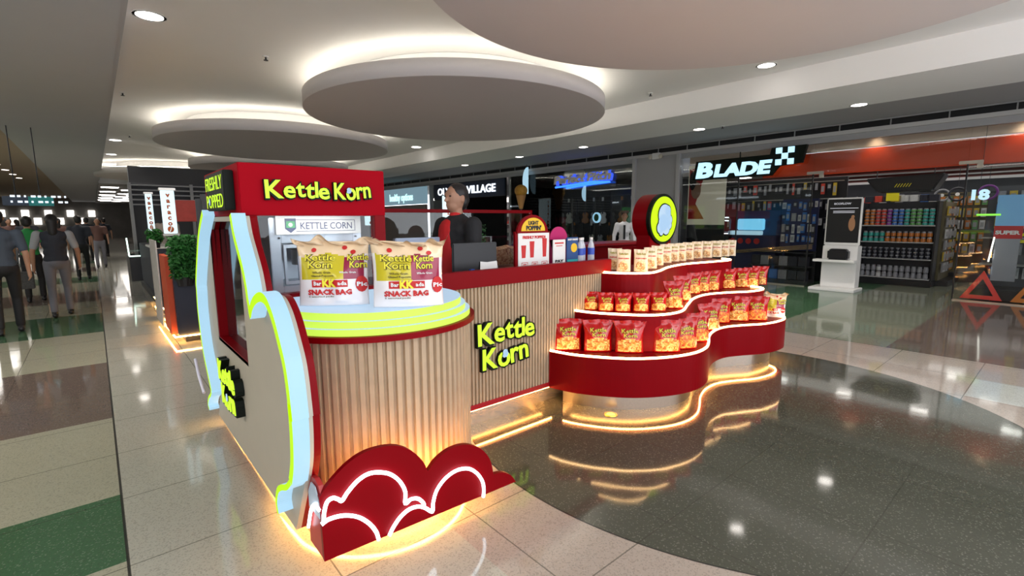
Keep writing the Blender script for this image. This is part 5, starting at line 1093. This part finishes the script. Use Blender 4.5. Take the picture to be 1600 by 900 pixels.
def ring(lab, y, z, r_, m, x=12.6, grp='wheel-shaped accessories'):
    t = thing('steering_wheel_cover', lab, 'wheel cover', (x, y, z), grp); bm = B(); tube(bm, [(x, y+r_*math.cos(a*PI/16), z+r_*math.sin(a*PI/16)) for a in range(32)], .02, 8, True); mk('rim', bm, m, t); bm = B(); box(bm, x-.005, y-r_, z-.015, x+.005, y+r_, z+.015); mk('cross_bar', bm, black, t); bm = B(); cyl(bm, (x-.01, y, z), .035, .02, 16, axis='x'); mk('hub', bm, white, t); bm = B(); cyl(bm, (x, y, z+r_), .004, 2.64-z-r_, 6); mk('hanging_wire', bm, darkm, t)
ring('black wheel cover with a purple centre, high right of the entrance', 1.25, 1.98, .13, PM[9], 13.1); ring('black wheel cover nearer the black canopy', 1.75, 1.98, .13, PM[5], 13.6); ring('dark wheel cover seen just above the aisle', 2.05, 1.98, .12, PM[4], 14.0)
ring('upper yellow ring-shaped accessory near the right edge', .62, 1.72, .09, mat('ring_yellow', (.6, .5, .05), .4)); ring('lower yellow ring-shaped accessory near the right edge', .62, 1.45, .09, mat('ring_yellow', (.6, .5, .05), .4))
for z in (1.17, 1.05): tag(mk('yellow_disc', (lambda b_: (cyl(b_, (12.55, .64, z), .075, .05, 20, .07), b_)[-1])(B()), mat('price_yellow', (.8, .7, .02), .5)), 'round yellow tub in the right-hand window, %s of two' % ('upper' if z > 1.1 else 'lower'), 'tub', 'yellow tubs')
t = thing('standing_poster', 'red and pale blue promotional panel standing in the right-hand window', 'panel', (12.5, .95, .6)); mk('blue_sheet', rbx(12.5, .68, 1.35, 12.52, 1.05, 1.9, w=.003), mat('pale_blue_sheet', (.15, .3, .5), .4, em=(.1, .25, .4), es=.4), t); mk('red_band', rbx(12.49, .68, 1.12, 12.52, 1.05, 1.35, w=.003), lab_r, t); mk('grey_sheet', rbx(12.49, .7, .35, 12.52, 1.02, 1.12, w=.003), mat('grey_sheet', (.3, .3, .33), .5), t)
text('lettering', 'SUPER', (12.488, 1.03, 1.2), -YY, ZZ, .09, white, t, bold=.05, fit=.32)
tag(mk('green_light_tube', (lambda b_: (tube(b_, [(12.4, 1.3, 1.55), (12.4, .98, 1.55)], .018, 8), b_)[-1])(B()), glow('green_tube', (.35, 1, .1), 1)), 'short bright green tube in the right-hand window', 'light tube')
tag(mk('white_light_tube', (lambda b_: (tube(b_, [(12.35, 1.02, 1.15), (12.35, 1.06, .7)], .012, 8), b_)[-1])(B()), glow('white_tube', (1, .95, .85), 2)), 'thin white light tube beside the grey sheet', 'light tube')
t = thing('number_sign', 'white glowing 18 hanging in the right-hand window', 'illuminated sign', (12.3, 1.0, 2.1)); q = atx(1519, 297, 12.2); text('digits', '18', (12.2, q.y, q.z-.17), -YY, ZZ, .24, glow('number_blue', (.6, .85, 1), 1.1), t, depth=.02, bold=.05, fit=.24)
bm = B(); cyl(bm, (12.2, q.y-.1, q.z), .004, 3.28-q.z, 6); mk('hanging_wire', bm, darkm, t)
# shop ceiling lights
for i, (x, y) in enumerate([(13.2, 4.7), (13.2, 3.3), (13.2, 1.9), (13.2, .5), (15, 5.5), (15, 3.9), (15, 2.5), (15, 1.0), (16.8, 4.6), (16.8, 3.2), (16.8, 1.8), (14, 6.3)]): tag(mk('shop_ceiling_light', rbx(x-.09, y-.14, 2.622, x+.09, y+.14, 2.64, w=.004), glow('shop_lens', (1, .95, .88), 9)), 'small ceiling light inside the accessory shop', 'ceiling light', 'accessory shop ceiling lights')
# emergency light on the grey pier
t = thing('emergency_light', 'twin-lamp emergency light high on the grey pier', 'emergency light', (11.8, 7.8, 3.0)); q = atx(1025, 245, 11.8); mk('box', rbx(11.78, q.y-.12, q.z-.06, 11.86, q.y+.12, q.z+.1, w=.01), white, t)
for dy in (-.16, .16):
    bm = B(); cyl(bm, (11.76, q.y+dy, q.z), .06, .07, 16, .045, axis='x'); mk('lamp_head', bm, steel, t)
# guitar shop
bs = thing('script_neon_sign', 'blue neon script sign above the guitar shop window', 'illuminated sign', (11.75, 10.4, 2.7)); bm = B(); tube(bm, [Vector((11.78, atx(px, py, 11.78).y, atx(px, py, 11.78).z)) for px, py in ((868, 293), (895, 289), (925, 284), (953, 284), (920, 288), (885, 294))], .03, 8)
mk('neon_underline', bm, glow('deep_blue_neon', (.03, .16, 1), 2.5), bs)
q0, q1 = atx(866, 290, 11.78), atx(956, 281, 11.78); bm = B(); put_text(bm, 'Perfect Pitch', (11.8, q0.y, q0.z+.04), (q1-q0)*1.0, ZZ+Vector((0, -.25, 0)), .36, .05, bold=.03, fit=(q1-q0).length*.97); mk('lettering', bm, mat('brass_letters', (.75, .68, .5), .4), bs)
bm = B(); put_text(bm, 'Perfect Pitch', (11.85, q0.y-.05, q0.z+.02), (q1-q0)*1.0, ZZ+Vector((0, -.25, 0)), .38, .03, bold=.09, fit=(q1-q0).length*.97); mk('blue_halo_backing', bm, glow('halo_blue', (.05, .12, .9), 1.0), bs)
gw = thing('guitar_wall', 'black slatted display wall of hanging guitars', 'display wall', (13.4, 11, 0)); mk('board', rbx(13.6, 8.6, .0, 13.7, 13.9, 2.6, w=.01), black, gw); bm = B()
for z in (.8, 1.3, 1.8, 2.3): box(bm, 13.57, 8.6, z, 13.6, 13.9, z+.03)
mk('rails', bm, darkm, gw)
def guitar(lab, y, z, m, sc_, grp):
    t = thing('guitar', lab, 'guitar', (13.5, y, z), grp); x = 13.48
    pr = [(0, -.2), (.14, -.17), (.165, -.06), (.1, .03), (.13, .13), (.09, .2), (.02, .22)]; out = [(a, b) for a, b in pr]+[(-a, b) for a, b in pr[::-1]]
    bm = B(); prism(bm, [Vector((x, y+a*sc_, z+b*sc_)) for a, b in cr([Vector((a, b, 0)) for a, b in out], 2, True) for a, b in [(a, b)]] if False else [Vector((x, y+v.x*sc_, z+v.y*sc_)) for v in cr([Vector((a, b, 0)) for a, b in out], 3, True)], (.05, 0, 0)); mk('body', bm, m, t)
    bm = B(); box(bm, x-.01, y-.025*sc_, z+.15*sc_, x+.02, y+.025*sc_, z+.62*sc_); mk('neck', bm, PM[5], t); bm = B(); box(bm, x-.01, y-.04*sc_, z+.62*sc_, x+.015, y+.04*sc_, z+.75*sc_); mk('headstock', bm, m, t)
    return t
gm = [mat('guitar_black_gloss', (.03, .03, .035), .2), mat('guitar_sunburst', (.3, .12, .04), .25), mat('guitar_silver', (.35, .36, .38), .25), mat('guitar_white', (.55, .55, .5), .3)]
for i in range(12): guitar('guitar on the upper row of the black wall, %s from the camera side' % ORD[i], 8.9+i*.4, 1.55, gm[(i*7) % 4], .95, 'guitars upper row')
for i in range(12): guitar('guitar on the lower row of the black wall, %s from the camera side' % ORD[i], 9.0+i*.4, .8, gm[(i*5+1) % 4], .8, 'guitars lower row')
rd = thing('round_blue_sign', 'round pale blue and green emblem glowing in the guitar shop', 'illuminated sign', (12.6, 9.4, 1.3)); q = atx(932, 340, 12.4); bm = B(); cyl(bm, (12.4, q.y, q.z), .17, .03, 32, axis='x'); mk('disc', bm, glow('emblem_pale_blue', (.4, .75, 1), .9), rd); bm = B(); ell(bm, (12.39, q.y, q.z), (.01, .1, .12)); mk('green_shape', bm, mat('dark_green', (.02, .15, .06), .5), rd); bm = B(); cyl(bm, (12.42, q.y, .0), .012, q.z-.16, 8); mk('stand', bm, darkm, rd)
for j, (px, py) in enumerate(((824, 282), (914, 302))):
    q = atx(px, py, 11.7 if j == 0 else 12.6); t = thing('hanging_blade_sign', ('larger' if j == 0 else 'smaller')+' curved pale blue lit sign hanging at the guitar shop', 'illuminated sign', q, 'curved pale signs'); s_ = (.46, .26)[j]
    bm = B(); prism(bm, [Vector((q.x-(a/10)*0, q.y+.28*s_*2*math.sin(a*PI/10), q.z+s_*math.cos(a*PI/10))) for a in range(11)], (.05, 0, 0)); mk('lit_panel', bm, glow('blade_sign_blue', (.5, .78, .95), .8), t)
    bm = B(); cyl(bm, (q.x+.02, q.y+.05, q.z+s_*.8), .012, (3.41 if q.x < 11.8 else 3.28)-q.z-s_*.8, 8); mk('hanger', bm, darkm, t)
# rear shops: OLYMPIC VILLAGE and healthy options
ov = thing('illuminated_sign', 'white OLYMPIC VILLAGE lettering on a dark band behind the staff member', 'illuminated sign', (11.85, 17, 2.6)); q0, q1 = atx(684, 306, 11.85), atx(774, 301, 11.85)
mk('dark_band', rbx(11.87, 14.3, 2.42, 11.95, 19.3, 3.06, w=.01), mat('navy_band', (.02, .03, .06), .5), ov); text('lit_lettering', 'OLYMPIC VILLAGE', (11.865, q0.y, 2.6), -YY, ZZ, .42, glow('white_letter', (.85, .92, 1), 1.3), ov, depth=.02, bold=.03, fit=q0.y-q1.y)
tag(mk('white_shopfront_pier', rbx(11.9, 18.2, 0, 11.985, 19.39, 2.4, w=.01), mat('pale_pier', (.35, .36, .38), .6)), 'pale shopfront pier left of the sports shop sign', 'pier')
tag(mk('white_light_band', rbx(12.3, 14.4, 2.2, 12.5, 18.9, 2.36, w=.01), glow('band_white', (1, .9, .8), 2.5)), 'long white light band inside the sports shop', 'light')
sr = thing('shoe_wall', 'wall shelves of shoes inside the sports shop', 'shelf', (14.5, 16, 0)); mk('board', rbx(14.6, 14.4, 0, 14.7, 19.2, 2.6, w=.01), mat('shoe_wall_grey', (.2, .2, .22), .6), sr)
bm = B(); 
for z in (.6, .95, 1.3, 1.65, 2.0): mk('shelf', rbx(14.3, 14.5, z, 14.6, 19.1, z+.02, w=.003), white, sr)
bm.free()
bm = B(); caps(bm, Vector((0, -.09, .04)), Vector((0, .08, .035)), .04, .035, 8); caps(bm, Vector((0, -.09, .06)), Vector((0, -.08, .09)), .036, .036, 8); shoe_me = D.meshes.new('shoe'); bm.to_mesh(shoe_me); bm.free(); SHM = []
for c_ in (4, 8, 5, 0): m2 = shoe_me.copy(); m2.materials.append(PM[c_]); SHM.append(m2)
for z in (.62, .97, 1.32, 1.67, 2.02):
    for i in range(14):
        k_ = rr.randrange(4); o = D.objects.new('sports_shoe', SHM[k_]); C.objects.link(o); o.location = (14.42, 14.7+i*.31, z); o.scale = (1.3, 1.3, 1.3); tag(o, '%s shoe on the sports shop wall shelves' % ('grey', 'white', 'black', 'red')[k_], 'shoe', 'shoes on the wall shelves')
plant('potted_tree', 'bushy green plant in front of the sports shop', 9.8, 13.4, .0, 1.35, .4, 900)
q = atx(736, 380, 9.6)
for (x, y, l) in ((9.4, 14.6, 'pair of reflected varaco lightbox seen beyond the staff member, left one'), (9.6, 14.15, 'reflected varaco lightbox seen beyond the staff member, right one')): lightbox(l, x, y, 1.15, 2.35, .3)  # reflections in the glass screen, built as solid lightboxes
lightbox('varaco lightbox seen just right of the red cabinet', 9.2, 20.6, 1.3, 2.4, .45)
tag(mk('maroon_post', rbx(9.2, 13.7, 0, 9.5, 14.0, 1.6, w=.01), mat('maroon_paint', (.3, .03, .05), .5)), 'maroon panel beside the bushy plant', 'panel')
cw = thing('cone_shaped_cutout', 'golden cone-shaped figure sign beside the sports shop', 'sign', (11.3, 13.3, 1.4)); q = atx(738+85*0+0, 300, 11.3); q = atx(814, 298, 11.0); bm = B(); cyl(bm, (11.0, q.y, q.z-.6), .06, .45, 20, .17); mk('cone', bm, mat('cone_tan', (.4, .2, .06), .6), cw); bm = B(); ell(bm, (11.0, q.y, q.z), (.2, .24, .2)); mk('golden_top', bm, mat('golden', (.5, .25, .03), .6, noise_=.4, scale=12), cw); bm = B(); cyl(bm, (11.0, q.y, 0), .03, q.z-.6, 10); cyl(bm, (11.0, q.y, 0), .2, .03, 20); mk('stand', bm, darkm, cw)
ho = thing('illuminated_sign', 'pale blue healthy options sign right of the red cabinet', 'illuminated sign', (11.85, 22, 2.6)); mk('blue_board', rbx(11.87, 20.0, 2.28, 11.97, 25.5, 3.08, w=.01), glow('healthy_board', (.28, .45, .55), .55), ho); q0 = atx(609, 309, 11.86); q1 = atx(645, 306, 11.86)
text('lit_lettering', 'healthy options', (11.865, q0.y, 2.48), -YY, ZZ, .5, glow('aqua_letter', (.6, 1, 1), 1.3), ho, depth=.02, bold=.02, fit=q0.y-q1.y)
tag(mk('beige_hoarding', rbx(11.86, 20.0, 0, 11.95, 29.5, 2.25, w=.01), mat('beige_brown_board', (.27, .22, .2), .6)), 'plain beige-brown hoarding under the pale blue sign', 'hoarding')
bm = B(); box(bm, 11.86, 29.5, 0, 12.0, 62, 3.4); mk('wall_right.001', bm, mat('far_wall', (.2, .19, .18), .6, noise_=.5, scale=.8), kind='structure')
# far corridor lights and shops
for k in range(14):
    tag(mk('far_shop_light', rbx(.6+(k % 5)*1.3, 42+(k//5)*5, 3.2, 1.3+(k % 5)*1.3, 42.8+(k//5)*5, 3.299, w=.01), glow('far_light', (1, .95, .88), 2.2)), 'small bright light at the far end of the corridor', 'light', 'far end lights')
for k in range(10):
    tag(mk('far_shop_light', rbx(-7+k*.75, 61.35, 1.3+(k % 2)*.7, -6.5+k*.75, 61.52, 1.9+(k % 2)*.7, w=.01), glow('far_light', (1, .95, .88), 2.2)), 'small bright light at the far end of the corridor', 'light', 'far end lights')
